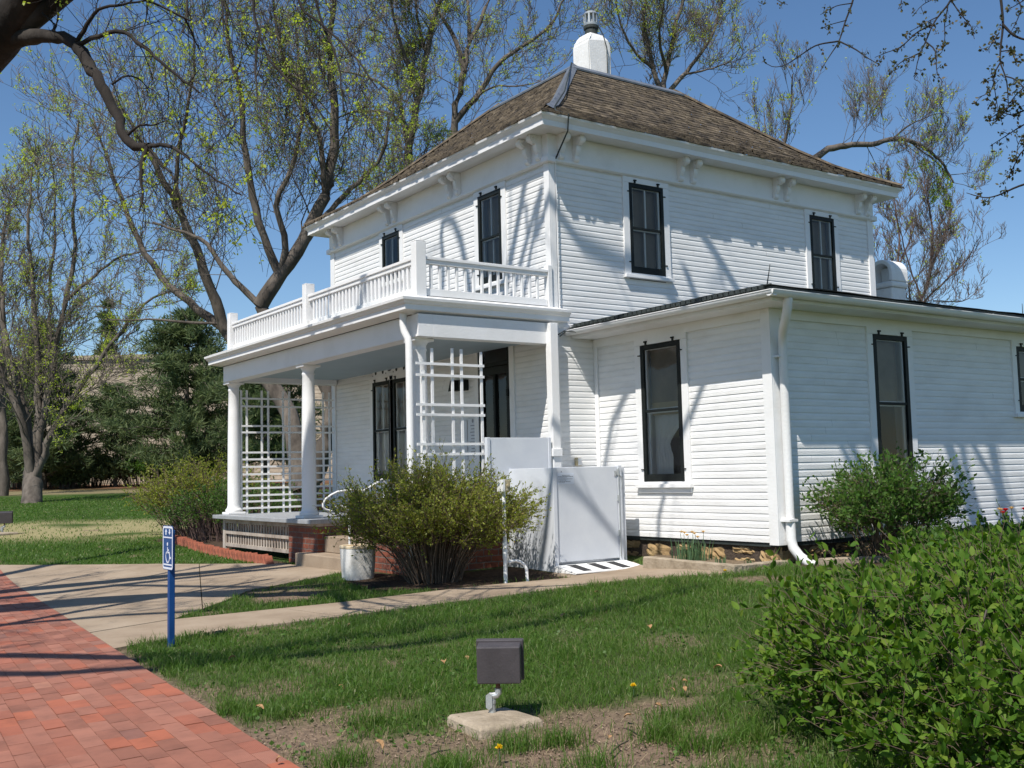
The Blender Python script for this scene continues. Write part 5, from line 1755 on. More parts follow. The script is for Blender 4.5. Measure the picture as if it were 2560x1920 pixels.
tw([(242, 182), (270, 165), (300, 170), (322, 195)], 7.5, 7.3, .009, .003, 6, .4)
tw([(110, 78), (125, 40), (118, -20)], 7.9, 7.9, .012, .005, 5, .5)
tw([(90, 28), (115, 50), (120, 72)], 7.9, 7.8, .009, .004, 3, .3)
# hanging twigs from limbs above the frame
hi = t.limb([tuple(main[15]), tuple(px(300, -120, 7.6)), tuple(px(560, -140, 7.3)), tuple(px(800, -200, 7.2))], .08, .03, 10, 14)
for pts in ([(478, -140), (480, 20), (484, 80)], [(530, -130), (548, 20), (560, 70), (575, 120), (620, 170), (680, 225), (715, 280)], [(620, -150), (650, 10), (688, 45), (730, 85), (780, 140), (815, 190)], [(660, -150), (690, 40), (720, 100), (738, 180), (742, 240)], [(560, 80), (552, 130), (556, 220)], [(400, -130), (405, 20), (395, 70)]):
    tw(pts, 7.4, 7.0, .013, .005, 8, .6)
# limbs out of frame whose shade falls on the paths and the front
t.up = .3; t.droop = 0
sp = [([(tx, ty, 3.9), (-11.8, -2.4, 6.0), (-10.6, -5.2, 7.2), (-9.1, -6.2, 7.5), (-7.5, -6.4, 7.8), (-6.1, -6.2, 8.4)], .12, .05),
      ([(tx, ty, 4.0), (-10.9, -1.0, 6.2), (-9.6, -2.6, 7.4), (-8.2, -3.2, 7.6), (-6.9, -3.6, 8.0)], .1, .045),
      ([(tx, ty, 3.8), (-11.2, .2, 5.0), (-10.3, -1.6, 5.8), (-9.6, -1.5, 6.1), (-8.4, -.95, 6.3), (-7.2, -.6, 6.8)], .12, .05),
      ([(tx, ty, 3.9), (-11.4, -1.2, 5.2), (-10.2, -3.6, 6.0), (-9.3, -5.1, 6.3), (-8.3, -5.4, 6.6), (-6.8, -5.5, 7.2)], .14, .045),
      ([(tx, ty, 4.0), (-10.2, 2.0, 5.6), (-8.9, 1.75, 6.2), (-7.6, 1.3, 6.6), (-6.3, 1.15, 7.0), (-5.0, 1.3, 7.7)], .32, .16),
      ([(tx, ty, 3.9), (-10.6, .6, 5.3), (-9.6, -.2, 5.9), (-8.5, -.9, 6.3), (-7.6, -1.5, 6.7), (-6.5, -2.9, 7.7)], .22, .10),
      ([(tx, ty, 4.1), (-11.4, 2.4, 6), (-10.4, 3.4, 8), (-9, 4.4, 10), (-7.5, 5.5, 11.5)], .2, .06),
      ([(tx, ty, 4.1), (-11.0, .9, 6.4), (-9.8, .2, 8.6), (-7.9, -.6, 10.5), (-5.8, -1.5, 11.6), (-4.0, -2.0, 12.4)], .2, .05),
      ([(tx, ty, 4.1), (-12.2, .6, 6.5), (-12.6, -1, 9), (-11.6, -2.6, 11)], .18, .06)]
sp2 = [([(-9.8, .2, 8.6), (-8.3, -3.0, 8.9), (-6.3, -3.4, 8.5), (-5.1, -3.25, 8.15), (-4.25, -3.25, 7.5), (-3.9, -3.2, 7.1)], .08, .04),
       ([(-5.8, -1.5, 11.6), (-4.8, -.4, 12.3), (-4.4, .3, 11.95), (-4.4, .3, 11.1), (-4.4, .36, 10.4)], .06, .04),
       ([(-5.8, -1.5, 11.6), (-4.9, -2.1, 12.2), (-4.4, -2.15, 11.9), (-4.4, -1.65, 10.5), (-4.4, -1.4, 9.8)], .05, .03), ([(-4.9, -2.1, 12.2), (-4.45, -1.75, 11.9), (-4.5, -1.3, 10.8), (-4.5, -1.0, 9.9)], .03, .018)]
for pts, r0, r1 in sp2:
    t.grow(t.limb(pts, r0, r1, 8, 16), 2, 5, .8, r1 * .4, .5, 4)
for pts, r0, r1 in sp:
    t.grow(t.limb(pts, r0, r1, 10, 18), 3, 9, 2.0, r1 * .4, .25, 5)
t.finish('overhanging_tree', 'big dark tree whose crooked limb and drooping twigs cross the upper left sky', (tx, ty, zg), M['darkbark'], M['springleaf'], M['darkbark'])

# --- near tree right of the camera, twigs with opening buds at the top right
t = Tree(51, up=.2, leafsize=.03, leafp=.3, minr=.0018)
tx, ty = sl2(1.2, 5.4); zg = g(tx, ty)
t.limb([(tx, ty, zg - .2), (tx, ty, zg + .7), (tx + .1, ty, 2.6), (tx, ty + .1, 4.6)], .34, .25, 14, 12)
lim = t.limb([(tx, ty + .1, 3.4), tuple(px(2700, -520, 4.0)), tuple(px(2350, -330, 5.0)), tuple(px(1950, -230, 5.6)), tuple(px(1500, -330, 6.2))], .10, .03, 10, 20)
t.leafp = 0


def hang(pts, s0, s1, r0, r1, nodes=0, start=.2):
    W_ = [px(1469.6 + x / 2.572 / 1.15732, y / 2.572 / 1.15732, s0 + (s1 - s0) * i / max(len(pts) - 1, 1)) for i, (x, y) in enumerate(pts)]
    p = smooth_path(W_, max(5, len(pts) * 3)); t.W.add(p, r0, r1, 5)
    R = t.R
    for i in range(nodes):
        f = (start + (1 - start) * (i + R.random() * .7) / nodes) * (len(p) - 1); j = min(int(f), len(p) - 2)
        q = p[j] + (p[j + 1] - p[j]) * (f - j)
        e = q + unit(R.normal(size=3)) * R.uniform(.008, .045)
        t.W.add([q, (q + e) / 2 + R.normal(0, .003, 3), e], .002, .0012, 3)
        for _ in range(R.integers(5, 10)):
            t.lp.append(e + R.normal(0, .007, 3)); t.ld.append(R.normal(size=3) + np.array([0, 0, -.4])); t.ls.append(R.uniform(.013, .025))


hang([(1160, -520), (1130, -150), (1110, 0), (1060, 140), (1020, 265), (960, 360), (900, 455)], 5.9, 5.5, .009, .002, 5, .5)
hang([(1020, 265), (880, 290), (780, 350), (680, 415), (600, 430), (540, 400)], 5.6, 5.7, .005, .0018, 6)
hang([(1020, 265), (1130, 320), (1200, 370), (1280, 415)], 5.6, 5.3, .005, .0018, 4)
hang([(1110, 20), (1000, 40), (900, 95)], 5.7, 5.8, .0035, .0015, 4, .5); hang([(1070, 130), (960, 160), (915, 180)], 5.6, 5.7, .003, .0014, 4, .6)
hang([(1800, -500), (1760, -120), (1740, 0), (1640, 130), (1580, 260), (1530, 380), (1505, 510)], 5.4, 5.2, .009, .0018, 11, .45)
hang([(1620, 160), (1520, 210), (1420, 300), (1320, 340), (1250, 370)], 5.3, 5.4, .0045, .0016, 9)
hang([(1580, 270), (1640, 330), (1650, 460), (1690, 530)], 5.2, 5.1, .004, .0016, 9); hang([(1540, 340), (1420, 400), (1380, 440), (1350, 480)], 5.2, 5.3, .0035, .0015, 8)
hang([(1740, 0), (1810, 100), (1870, 170), (1890, 250)], 5.4, 5.2, .004, .0016, 8); hang([(1720, 40), (1700, 150), (1700, 250), (1680, 340)], 5.3, 5.2, .0035, .0015, 7); hang([(1650, 110), (1590, 140), (1500, 190), (1480, 200)], 5.3, 5.3, .003, .0015, 6)
hang([(1700, -40), (1560, 30), (1500, 100)], 5.4, 5.4, .003, .0015, 5)
hang([(2120, -520), (2060, -100), (2062, 0), (2075, 150), (2060, 300), (2058, 400), (2098, 520), (2110, 690)], 4.9, 4.7, .010, .002, 9, .5)
hang([(2075, 160), (2150, 230), (2260, 260), (2400, 240)], 4.8, 4.7, .007, .003, 3); hang([(2058, 400), (2015, 500), (2040, 690)], 4.7, 4.7, .0035, .0015, 9); hang([(2050, 210), (1990, 300), (1970, 330)], 4.8, 4.8, .003, .0015, 5)
hang([(2020, 520), (1990, 590), (1910, 630)], 4.7, 4.8, .003, .0015, 4); hang([(2090, 490), (2150, 510), (2210, 560), (2290, 600)], 4.7, 4.6, .0035, .0015, 8); hang([(2065, 330), (2130, 330), (2160, 420)], 4.7, 4.7, .003, .0015, 6)
hang([(2420, 640), (2212, 710), (2130, 740), (2060, 720), (1985, 770)], 4.7, 4.8, .006, .0016, 16, .3); hang([(2400, 700), (2212, 800), (2100, 870), (1990, 940)], 4.7, 4.8, .005, .0015, 7, .4)
hang([(2212, 560), (2150, 620), (2090, 700)], 4.7, 4.7, .003, .0015, 8); hang([(2110, 690), (2050, 760), (2000, 810)], 4.7, 4.8, .003, .0014, 5)
hang([(2450, 1120), (2212, 1185), (2100, 1230), (2030, 1260), (1950, 1270), (1840, 1240)], 4.6, 4.8, .007, .0016, 8, .45); hang([(2400, 850), (2212, 960), (2140, 1080), (2100, 1160)], 4.6, 4.7, .005, .0016, 12, .4); hang([(2330, 880), (2190, 900), (2160, 1000)], 4.6, 4.6, .003, .0014, 5)
hang([(2130, -60), (2190, 40), (2170, 120), (2130, 200)], 4.8, 4.7, .004, .0015, 6); hang([(2300, -60), (2180, 20), (2110, 60)], 4.8, 4.8, .004, .0015, 5); hang([(560, -120), (610, -10), (690, 30)], 6.1, 6, .003, .0015, 2, .6); hang([(560, -100), (540, 20), (500, 10)], 6.1, 6, .003, .0015, 1, .6); hang([(1450, -160), (1420, 10), (1400, 60)], 5.8, 5.7, .003, .0015, 4, .4)
# side limb that carries the low twigs at the right edge
t.limb([(tx, ty + .1, 3.0), tuple(px(2560, 120, 4.0)), tuple(px(2440, 260, 4.5)), tuple(px(2420, 420, 4.65))], .05, .01, 8, 12)
t.limb([tuple(lim[6]), tuple(px(2290, -280, 5.0)), tuple(px(2230, -200, 4.9))], .03, .008, 6, 6)
hi2 = [([(tx, ty, 4.4), (tx - .4, ty + 1.2, 6.5), (tx - .6, ty + 3.0, 8.4), (tx - .9, ty + 5.2, 10.0), (-2.3, -2.4, 11.4)], .18, .05),
       ([(tx, ty, 4.4), (tx + .9, ty + .9, 7), (tx + 1.5, ty + 2.6, 9.3), (tx + 1.6, ty + 4.8, 11.2), (.2, -3.2, 12.2)], .17, .05),
       ([(tx, ty, 4.5), (tx + .2, ty - .4, 7), (tx + .6, ty - .3, 9.5), (tx + .4, ty + .4, 12.5)], .2, .06)]
hi3 = [([(tx, ty, 4.4), (-2.2, -9.0, 7.0), (-1.3, -6.3, 8.9), (-.5, -5.2, 8.8), (.35, -5.2, 7.95), (1.0, -5.1, 7.2)], .10, .035),
       ([(tx, ty, 4.5), (-2.9, -9, 8.0), (-3.3, -5.5, 10.0), (-3.73, -3.07, 9.44), (-3.73, -2.4, 8.4), (-3.7, -2.0, 7.6)], .11, .04),
       ([(-3.2, -6.2, 9.7), (-3.55, -4.5, 9.4), (-3.73, -3.55, 8.15), (-3.73, -3.4, 7.55), (-3.7, -3.3, 7.1)], .05, .03),
       ([(tx, ty, 4.6), (-2.3, -8.0, 8.8), (-.9, -4.2, 9.7), (-1.7, -2.3, 10.1), (-3.2, -2.3, 10.9), (-4.1, -2.3, 11.5), (-4.8, -2.2, 12.0)], .13, .05),
       ([(-.9, -4.2, 9.7), (-.6, -2.6, 10.3), (-1.6, -2.1, 11.2), (-2.4, -2.0, 12.0)], .08, .04), ([(-1.3, -6.3, 8.9), (.6, -4.6, 10.2), (1.2, -3.0, 10.4), (2.2, -2.4, 9.9)], .08, .04)]
for pts, r0, r1 in hi3:
    t.grow(t.limb(pts, r0, r1, 8, 18), 2, 6, 1.0, r1 * .4, .45, 4)
t.up = .3
for pts, r0, r1 in hi2:
    t.grow(t.limb(pts, r0, r1, 10, 16), 3, 7, 2.0, r1 * .6, .35, 5)
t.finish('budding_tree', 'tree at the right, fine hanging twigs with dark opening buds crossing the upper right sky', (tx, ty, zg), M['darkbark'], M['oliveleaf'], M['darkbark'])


# --- conifers
def conifer(name, label, X_, s, zbase_dy, top_dy, wid, seed, n_wh=16, per=9, tuft=.55, bare=.12, density=1.0, power=1.0, needles=24):
    R = np.random.default_rng(seed)
    bx, by = px(X_, zbase_dy, s)[:2]; zb = g(bx, by)
    zt = px(X_, top_dy, s)[2]; H = zt - zb
    o = thing(name, label, 'tree', (bx, by, zb), 'conifers')
    T = Tubes()
    path = np.array([(bx + .25 * math.sin(i * 1.3 + seed) * H * .02, by + .2 * math.cos(i * 1.1) * H * .02, zb - .2 + (H + .2) * i / 12) for i in range(13)])
    T.add(path, H * .024, H * .003, 10)
    P_, D_, S_ = [], [], []
    for w in range(n_wh):
        f = bare + (1 - bare) * (w + R.random() * .8) / n_wh
        z = zb + H * f
        ln0 = wid * (1 - f) ** power * (1 if f > bare + .12 else .75)
        for b in range(per):
            if R.random() > density: continue
            az = R.uniform(0, 2 * np.pi); ln = ln0 * R.uniform(.55, 1.15) + .15
            d = np.array([math.cos(az), math.sin(az), R.uniform(-.15, .25)])
            p0 = np.array([bx, by, z]); m = 6
            pts = [p0 + d * ln * i / (m - 1) + np.array([0, 0, .12 * ln * (i / (m - 1)) ** 2 * R.uniform(-1, 1.4)]) for i in range(m)]
            T.add(np.array(pts), H * .006 * (1 - f) + .012, .006, 4)
            nt_ = int(needles * (.3 + ln / max(wid, .1)))
            tt = R.uniform(.22, 1.0, nt_)
            for q in tt:
                fi = q * (m - 1); i = min(int(fi), m - 2); c = pts[i] + (pts[i + 1] - pts[i]) * (fi - i)
                c = c + R.normal(0, .09 * tuft * 2, 3) * np.array([1, 1, .6])
                k = 9
                for _ in range(k):
                    P_.append(c + R.normal(0, .07, 3)); dd = R.normal(size=3) * .8 + d * .6 + np.array([0, 0, .5]); D_.append(dd); S_.append(tuft * R.uniform(.4, .95))
    T.build('trunk', M['bark'], o)
    leaf_mesh('foliage', np.array(P_), np.array(D_), np.array(S_), M['needle'], o, R, asp=.15)


conifer('pine_tree', 'dark dense conifer behind the tree with several stems at left', 92, 56, 1010, 690, 3.6, 1, 19, 12, .5, .06, .95, .75)
conifer('pine_tree', 'broad dark pine in front of the stone building, left of the porch', 405, 52, 1030, 672, 5.2, 2, 19, 13, .5, .12, .95, .62)
conifer('pine_tree', 'smaller layered pine with a leaning trunk beside the stone building', 250, 58, 1040, 835, 3.1, 3, 10, 7, .5, .36, .85, .55)
conifer('pine_tree', 'dark pine seen through the far trellis of the porch', 575, 46, 1050, 700, 2.8, 4, 15, 11, .5, .15, .9, .6)
conifer('spire_conifer', 'very slim pointed conifer rising behind the roof of the stone building', 229, 80, 1000, 655, 1.25, 5, 22, 9, .7, .03, 1, .9, 12)
conifer('pine_tree', 'dark conifer at the left edge beyond the slender tree', 12, 60, 1010, 860, 3.4, 6, 11, 9, .6, .05, .95, .7)


# --- shrubs
def shrub(name, label, X_, s, rad, hgt, seed, leaf, bark, nst=60, lv=9, lsz=.03, lasp=.55, flat=1.0, twl=.35, rs0=.011, kind='quad', base_r=.2, lift=.25, center=None, group='shrubs', nleaf=2, fmin=.32, ldir=.0, hmin=.72, rim=0.0):
    R = np.random.default_rng(seed)
    if center is None:
        p = px(X_[0], X_[1], s); bx, by = float(p[0]), float(p[1])
    else: bx, by = center
    zb = g(bx, by)
    o = thing(name, label, 'shrub', (bx, by, zb), group)
    T = Tubes(); W_ = Tubes(); P_, D_, S_ = [], [], []
    for i in range(nst):
        az = R.uniform(0, 2 * np.pi); rr = rad * math.sqrt(R.uniform(.0, 1))
        if R.random() < rim: rr = rad * R.uniform(.82, 1.02)
        ht = hgt * (1 - .35 * (rr / rad) ** 2.2) * R.uniform(hmin, 1.06)
        e = np.array([bx + rr * math.cos(az), by + flat * rr * math.sin(az), zb + ht])
        b0_ = np.array([bx + base_r * rr * math.cos(az) + R.normal(0, .03), by + flat * base_r * rr * math.sin(az) + R.normal(0, .03), zb - .03])
        c1 = b0_ + (e - b0_) * .4 + np.array([0, 0, lift * ht * .5]); c1[:2] = b0_[:2] + (e[:2] - b0_[:2]) * R.uniform(.15, .4)
        pth = smooth_path([b0_, c1, (c1 + e) / 2 + R.normal(0, .04, 3), e], 8)
        r_ = rs0 * R.uniform(.6, 1.2)
        T.add(pth, r_, r_ * .3, 5)
        for j in range(lv):
            f = R.uniform(fmin, 1) ** .8 * 7; k = min(int(f), 6)
            q = pth[k] + (pth[k + 1] - pth[k]) * (f - k)
            d = unit(unit(pth[k + 1] - pth[k]) * .8 + R.normal(0, .6, 3) + np.array([.4 * math.cos(az), .4 * math.sin(az), .25]))
            ln = twl * R.uniform(.4, 1.1)
            tp = np.array([q, q + d * ln * .35 + R.normal(0, .012, 3), q + d * ln * .7 + R.normal(0, .02, 3), q + d * ln])
            W_.add(tp, r_ * .28, .0012, 3)
            for a_ in range(nleaf * 4):
                u = R.uniform(.15, 1.0) * 3; k2 = min(int(u), 2)
                c = tp[k2] + (tp[k2 + 1] - tp[k2]) * (u - k2)
                P_.append(c); D_.append(R.normal(size=3) * .75 + d * .7 + np.array([0, 0, .25 + ldir])); S_.append(lsz * R.uniform(.55, 1.2))
    T.build('stem', bark, o); W_.build('twigs', bark, o)
    leaf_mesh('foliage', np.array(P_), np.array(D_), np.array(S_), leaf, o, R, kind, lasp)
    return o


shrub('twiggy_shrub', 'rounded twiggy shrub with small olive leaves in front of the porch steps and lift', None, 0, 1.04, 1.2, 70, M['bushleaf'], M['twig'], 230, 22, .032, .5, 1, .32, .0085, base_r=.22, lift=.2, center=(-2.1, -.56), nleaf=3, fmin=.4)
shrub('green_shrub', 'airy mid green shrub below the tall window of the side wing', None, 0, .95, .98, 71, M['greenleaf'], M['twig'], 85, 18, .055, .5, .62, .34, .009, base_r=.3, lift=.25, center=(1.62, -3.56), nleaf=2)
shrub('hedge_shrub', 'clipped reddish green shrub at the far end of the porch', (432, 1150), 20.8, 1.35, 1.42, 72, M['bushleaf'], M['redtwig'], 200, 11, .05, .5, 1, .3, .01, base_r=.45, lift=.1, nleaf=2)
shrub('privet_shrub', 'large glossy green shrub filling the lower right corner in the foreground', None, 0, 1.56, .64, 73, M['privet'], M['twig'], 460, 17, .047, .5, 1.0, .3, .006, 'leaf', base_r=.8, lift=.0, center=sl2(4.5, 2.63), nleaf=2, hmin=.22, rim=.35, ldir=.15, fmin=.1)
shrub('privet_shrub', 'second glossy green shrub behind the foreground one, towards the flower bed', None, 0, 1.1, .52, 74, M['privet'], M['twig'], 170, 14, .046, .5, 1.0, .3, .007, 'leaf', base_r=.55, lift=.05, center=sl2(6.6, 3.5), nleaf=2, ldir=.15, fmin=.1)
for i, (X_, Y_, s_h, r_, h_, lab) in enumerate(((205, 1042, 59, 2.2, 1.5, 'low dark shrub right of the far stone doorway'), (310, 1045, 59, 3.0, 1.5, 'wide low dark shrub against the far stone wall'), (150, 1046, 57, .9, 1.1, 'small round shrub in front of the far dark doorway'), (40, 1045, 58, 3.0, 2.2, 'dark shrub behind the thick trunk of the tree with several stems'), (400, 1050, 58, 3.0, 1.7, 'green shrub at the right end of the far stone wall'))):
    shrub('foundation_shrub', lab, (X_, Y_), s_h, r_, h_, 80 + i, M['needle'] if i != 4 else M['greenleaf'], M['bark'], 90, 12, .22, .5, .6, .6, .02, base_r=.6, lift=.1, group='shrubs at the stone building', nleaf=2)
shrub('hedge_shrub', 'dark green hedge seen low through the far trellis of the porch', None, 0, 1.5, 1.05, 90, M['greenleaf'], M['redtwig'], 130, 10, .05, .5, .6, .25, .01, base_r=.6, lift=.1, center=(-1.0, 8.2), nleaf=2)
shrub('hedge_shrub', 'red leaved low hedge beyond the porch end, right of the far column', None, 0, 1.2, .85, 91, M['purple'], M['redtwig'], 80, 10, .05, .5, .5, .25, .01, base_r=.6, lift=.1, center=(.9, 7.7), nleaf=2)

# --- flower bed and small plants
def spears(name, label, cat, cx, cy, n, h0, h1, spread, seed, w=.012, flowers=None, group=None, droop=.3):
    R = np.random.default_rng(seed); zb = g(cx, cy)
    if inpoly(np.array([cx]), np.array([cy]), PLANTER)[0]: zb = g(.2, -2.2) + .055
    o = thing(name, label, cat, (cx, cy, zb), group)
    V, Q = [], []
    for i in range(n):
        x, y = cx + R.normal(0, spread), cy + R.normal(0, spread); h = R.uniform(h0, h1)
        az = R.uniform(0, 2 * np.pi); le = R.uniform(.05, droop) * h; la = R.uniform(0, 2 * np.pi)
        sd = np.array([math.cos(az), math.sin(az), 0]) * w / 2
        nb_ = len(V)
        for k in range(5):
            f = k / 4; c = np.array([x + math.cos(la) * le * f * f, y + math.sin(la) * le * f * f, zb - .01 + h * f * (1 - .15 * f)])
            ww = 1 - .75 * f ** 2; V += [c - sd * ww, c + sd * ww]
        for k in range(4): Q.append((nb_ + 2 * k, nb_ + 2 * k + 1, nb_ + 2 * k + 3, nb_ + 2 * k + 2))
    link('leaves', fast_mesh('leaves', np.array(V), np.array(Q), smooth=True), M['spear'], o)
    if flowers:
        k, mat_, fs, hh = flowers
        st = MB(); fl = []
        for i in range(k):
            x, y = cx + R.normal(0, spread * 1.05), cy + R.normal(0, spread * 1.05); z = zb + hh * R.uniform(.9, 1.12)
            st.tube([(x, y, zb), (x + R.normal(0, .01), y, (zb + z) / 2), (x + R.normal(0, .015), y, z)], .0028, 5)
            fb = MB()
            for p_ in range(6):
                an = 2 * math.pi * p_ / 6; ca, sa = math.cos(an), math.sin(an)
                fb.quad((x, y, z), (x + fs * (.6 * ca - .35 * sa), y + fs * (.6 * sa + .35 * ca), z + fs * .5), (x + fs * ca, y + fs * sa, z + fs * .7), (x + fs * (.6 * ca + .35 * sa), y + fs * (.6 * sa - .35 * ca), z + fs * .5))
            fb.lathe(x, y, [(fs * .18, z), (fs * .34, z + fs * .5), (fs * .3, z + fs * .75)], 8)
            fb.build('flower', mat_, o)
        st.build('flower_stem', M['spear'], o)
    return o


spears('daffodil_clump', 'clump of faded daffodils in the kerbed planter below the wing window', 'flowers', .3, -2.0, 120, .14, .3, .09, 5, .012, (7, M['paleyellow'], .03, .27))
spears('seedling', 'small leafy seedling between the daffodils and the wing corner', 'plant', .22, -2.5, 14, .05, .11, .03, 6, .014)
spears('seedling', 'small leafy seedling at the corner end of the planter', 'plant', .3, -2.82, 12, .05, .1, .03, 7, .014)
spears('tulip_clump', 'red tulips in the flower bed right of the green shrub', 'flowers', 2.55, -4.28, 22, .18, .34, .08, 8, .024, (3, M['red'], .042, .44))
spears('tulip_clump', 'pale yellow tulips behind the red ones in the flower bed', 'flowers', 3.1, -4.0, 24, .18, .36, .16, 9, .024, (4, M['paleyellow'], .036, .46))
for i, (x, y, sd, m_, lab, r_, h_) in enumerate(((3.3, -4.45, 1, M['purple'], 'dark red leaved perennial in the flower bed by the tulips', .34, .42), (4.2, -4.3, 2, M['purple'], 'dark red leaved perennial at the right edge of the flower bed', .4, .5), (2.2, -4.5, 3, M['greenleaf'], 'low green perennial below the airy green shrub', .42, .36), (3.0, -4.9, 4, M['greenleaf'], 'low green perennial in front of the dark red one', .4, .36), (1.45, -4.2, 6, M['greenleaf'], 'leafy low perennial at the foot of the airy green shrub', .36, .3))):
    shrub('perennial', lab, None, 0, r_, h_, 120 + sd, m_, M['twig'], 34, 7, .055, .55, 1, .16, .004, base_r=.5, lift=.1, center=(x, y), nleaf=2, group='perennials in the flower bed')
spears('spear_plant', 'tall spear leaved plant in the flower bed behind the tulips', 'plant', 3.6, -4.1, 26, .3, .52, .1, 14, .02)

# weeds and clover in the turf, crumbs of soil on the bare patches
R = np.random.default_rng(91)
k = 16000; s = R.uniform(4.1, 9.5, k); l = R.uniform(-.52, .4, k) * s
x = CAM[0] + FH[0] * s + RH[0] * l; y = CAM[1] + FH[1] * s + RH[1] * l
kk = (edge_dist(x, y) < -.03) & ~inpoly(x, y, WALK) & ~inpoly(x, y, MULCH) & (vnoise(x, y, 3.1, 70) + .35 * vnoise(x, y, 11, 71) > .82)
x, y = x[kk], y[kk]; n = len(x); an = R.uniform(0, 2 * np.pi, n)
o = leaf_mesh('lawn_weeds', np.stack([x, y, gz(x, y) + R.uniform(-.005, .035, n)], 1), np.stack([np.cos(an), np.sin(an), R.uniform(0, .6, n)], 1), R.uniform(.012, .03, n), M['greenleaf'], None, R, asp=.8)
tag(o, 'low clover and broad leaved weeds mixed into the front lawn', 'weeds', kind='stuff')
k = 26000; s = R.uniform(4.1, 7.5, k); l = R.uniform(-.5, .4, k) * s
x = CAM[0] + FH[0] * s + RH[0] * l; y = CAM[1] + FH[1] * s + RH[1] * l
kk = (edge_dist(x, y) < .03) & (R.random(k) < dirt_mask(x, y) ** 2)
x, y = x[kk], y[kk]; n = len(x); r = .0022 + .007 * R.random(n) ** 4
c_ = np.stack([x, y, gz(x, y) - .012 + r * .3], 1)
oc = np.array([[1, 0, 0], [0, 1, 0], [-1, 0, 0], [0, -1, 0], [0, 0, .8], [0, 0, -.8]])
V = (c_[:, None] + oc[None] * r[:, None, None] * R.uniform(.6, 1.3, (n, 6, 1))).reshape(-1, 3)
tr_ = np.array([[0, 1, 4], [1, 2, 4], [2, 3, 4], [3, 0, 4], [1, 0, 5], [2, 1, 5], [3, 2, 5], [0, 3, 5]])
o = link('soil_crumbs', fast_mesh('soil_crumbs', V, None, (np.arange(n)[:, None, None] * 6 + tr_[None]).reshape(-1, 3)), pm('dry_soil', [(.13, .092, .065), (.22, .16, .115), (.28, .21, .155)], 30, 1.0, island=.3))
tag(o, 'small crumbs of dry brown soil on the bare patches of the lawn', 'soil', kind='stuff')
# dandelions, dry leaves, twigs on the lawn
for i, (s_d, l_d, lab) in enumerate(((4.52, -.09, 'bright yellow dandelion at the bottom of the lawn below the floodlight'), (5.54, .58, 'bright yellow dandelion on the lawn right of the floodlight'), (10.35, 2.0, 'tiny yellow dandelion near the planter kerb'))):
    x, y = sl2(s_d, l_d); zg = g(x, y)
    d_ = thing('dandelion', lab, 'flower', (x, y, zg), 'dandelions')
    R = np.random.default_rng(200 + i)
    mb = MB().tube([(x, y, zg - .02), (x + .004, y, zg + .03), (x + .002, y, zg + .058)], .0022, 6); mb.build('flower_stem', M['spear'], d_)
    n = 90; an = R.uniform(0, 2 * np.pi, n); el = R.uniform(.05, 1.3, n)
    leaf_mesh('petals', np.tile(np.array([[x + .002, y, zg + .056]]), (n, 1)), np.stack([np.cos(an) * np.cos(el), np.sin(an) * np.cos(el), np.sin(el)], 1), R.uniform(.015, .021, n), M['yellow'], d_, R, asp=.3)
R = np.random.default_rng(77)
k = 0
spots = [(4.78, -.62), (4.62, -1.02), (5.65, -1.35), (6.6, -.45), (6.75, -.32), (6.2, -.05), (5.55, .78), (5.65, .86), (5.5, .84), (5.2, .66), (7.2, -1.9), (4.7, .38), (8.4, -1.3), (7.4, .9), (6.0, 1.1), (4.95, 1.05), (9.5, .7), (8.2, .35), (6.1, -1.0), (5.05, .5)]
lf0 = None
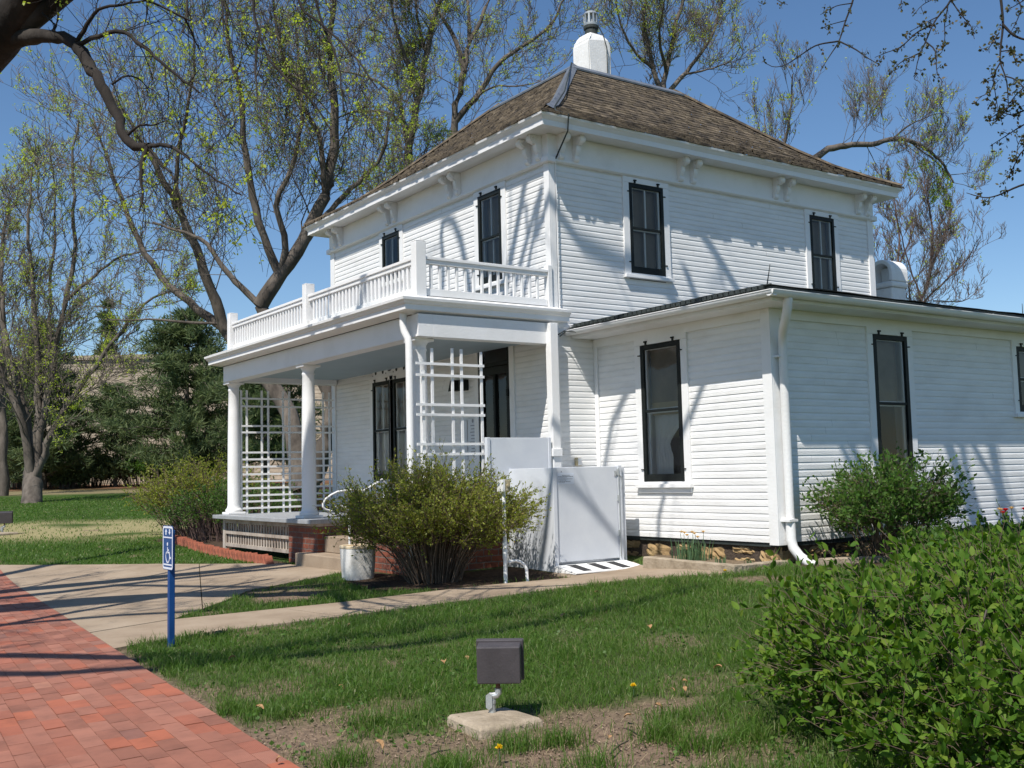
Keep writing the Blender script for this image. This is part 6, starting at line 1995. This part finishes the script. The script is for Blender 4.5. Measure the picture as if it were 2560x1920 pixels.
for (s_d, l_d) in spots:
    x, y = sl2(s_d, l_d); zg = g(x, y)
    if lf0 is None:
        mb = MB(); n_ = 7; mid = []; 
        for i in range(n_):
            f = i / (n_ - 1); w = .016 * math.sin(math.pi * min(f * .93 + .05, 1)) * (1 + .3 * (i % 2)); zc = .012 * math.sin(f * 3.1)
            mb.v += [(-.028 + .056 * f, -w, zc + .008), (-.028 + .056 * f, 0, zc), (-.028 + .056 * f, w, zc + .012)]
        for i in range(n_ - 1):
            for j in range(2): a = i * 3 + j; mb.f.append((a, a + 3, a + 4, a + 1))
        o = lf0 = mb.build('dry_leaf', M['deadleaf'])
        so_ = lf0.modifiers.new('thickness', 'SOLIDIFY'); so_.thickness = .0008
    else:
        o = lf0.copy(); COL.objects.link(o)
    sc_ = R.uniform(.45, .95)
    o.location = (x, y, zg + .022 + .02 * R.random()); o.scale = (sc_, sc_, sc_); o.rotation_euler = (R.normal(0, .45), R.normal(0, .45), R.uniform(0, 6.28))
    tag(o, 'curled tan dry leaf lying on the front lawn', 'leaf', 'dry leaves scattered on the lawn')
for i, (s_d, l_d, a_, ln, lab) in enumerate(((4.62, .42, .5, .22, 'thin dark twig lying on the bare soil at the bottom of the lawn'), (4.85, .5, 1.3, .12, 'short forked twig on the bare soil right of the floodlight pad'), (4.7, -.35, .15, .13, 'short dark twig on the soil left of the lower dandelion'))):
    x, y = sl2(s_d, l_d); zg = g(x, y) - .01
    dx, dy = math.cos(a_), math.sin(a_)
    mb = MB().tube([(x - dx * ln / 2, y - dy * ln / 2, zg + .012), (x, y + .01, zg + .018), (x + dx * ln / 2, y + dy * ln / 2, zg + .016)], [.004, .0035, .002], 6)
    mb.tube([(x, y + .01, zg + .018), (x + dx * ln * .25 - dy * .04, y + dy * ln * .25 + dx * .04, zg + .03)], [.0025, .0012], 5)
    tag(mb.build('twig', M['darkbark']), lab, 'twig', 'twigs on the lawn')
# bare branch sticking up in the foreground shrub
bp_ = [px(x, y, s_) for x, y, s_ in ((2150, 1660, 4.3), (2145, 1560, 4.28), (2146, 1480, 4.25), (2128, 1430, 4.2), (2120, 1400, 4.18), (2122, 1360, 4.2), (2131, 1318, 4.25))]
bp_ = [np.array([*(bp_[0][:2]), g(bp_[0][0], bp_[0][1]) - .02])] + bp_
T = Tubes(); T.add(smooth_path(bp_, 20), .009, .004, 8)
o = thing('dead_branch', 'bare grey branch standing up among the leaves of the foreground shrub', 'branch', tuple(bp_[0]))
T.build('stem', M['bark'], o)
for o in list(bpy.data.objects):
    if '_root' in o: del o['_root']
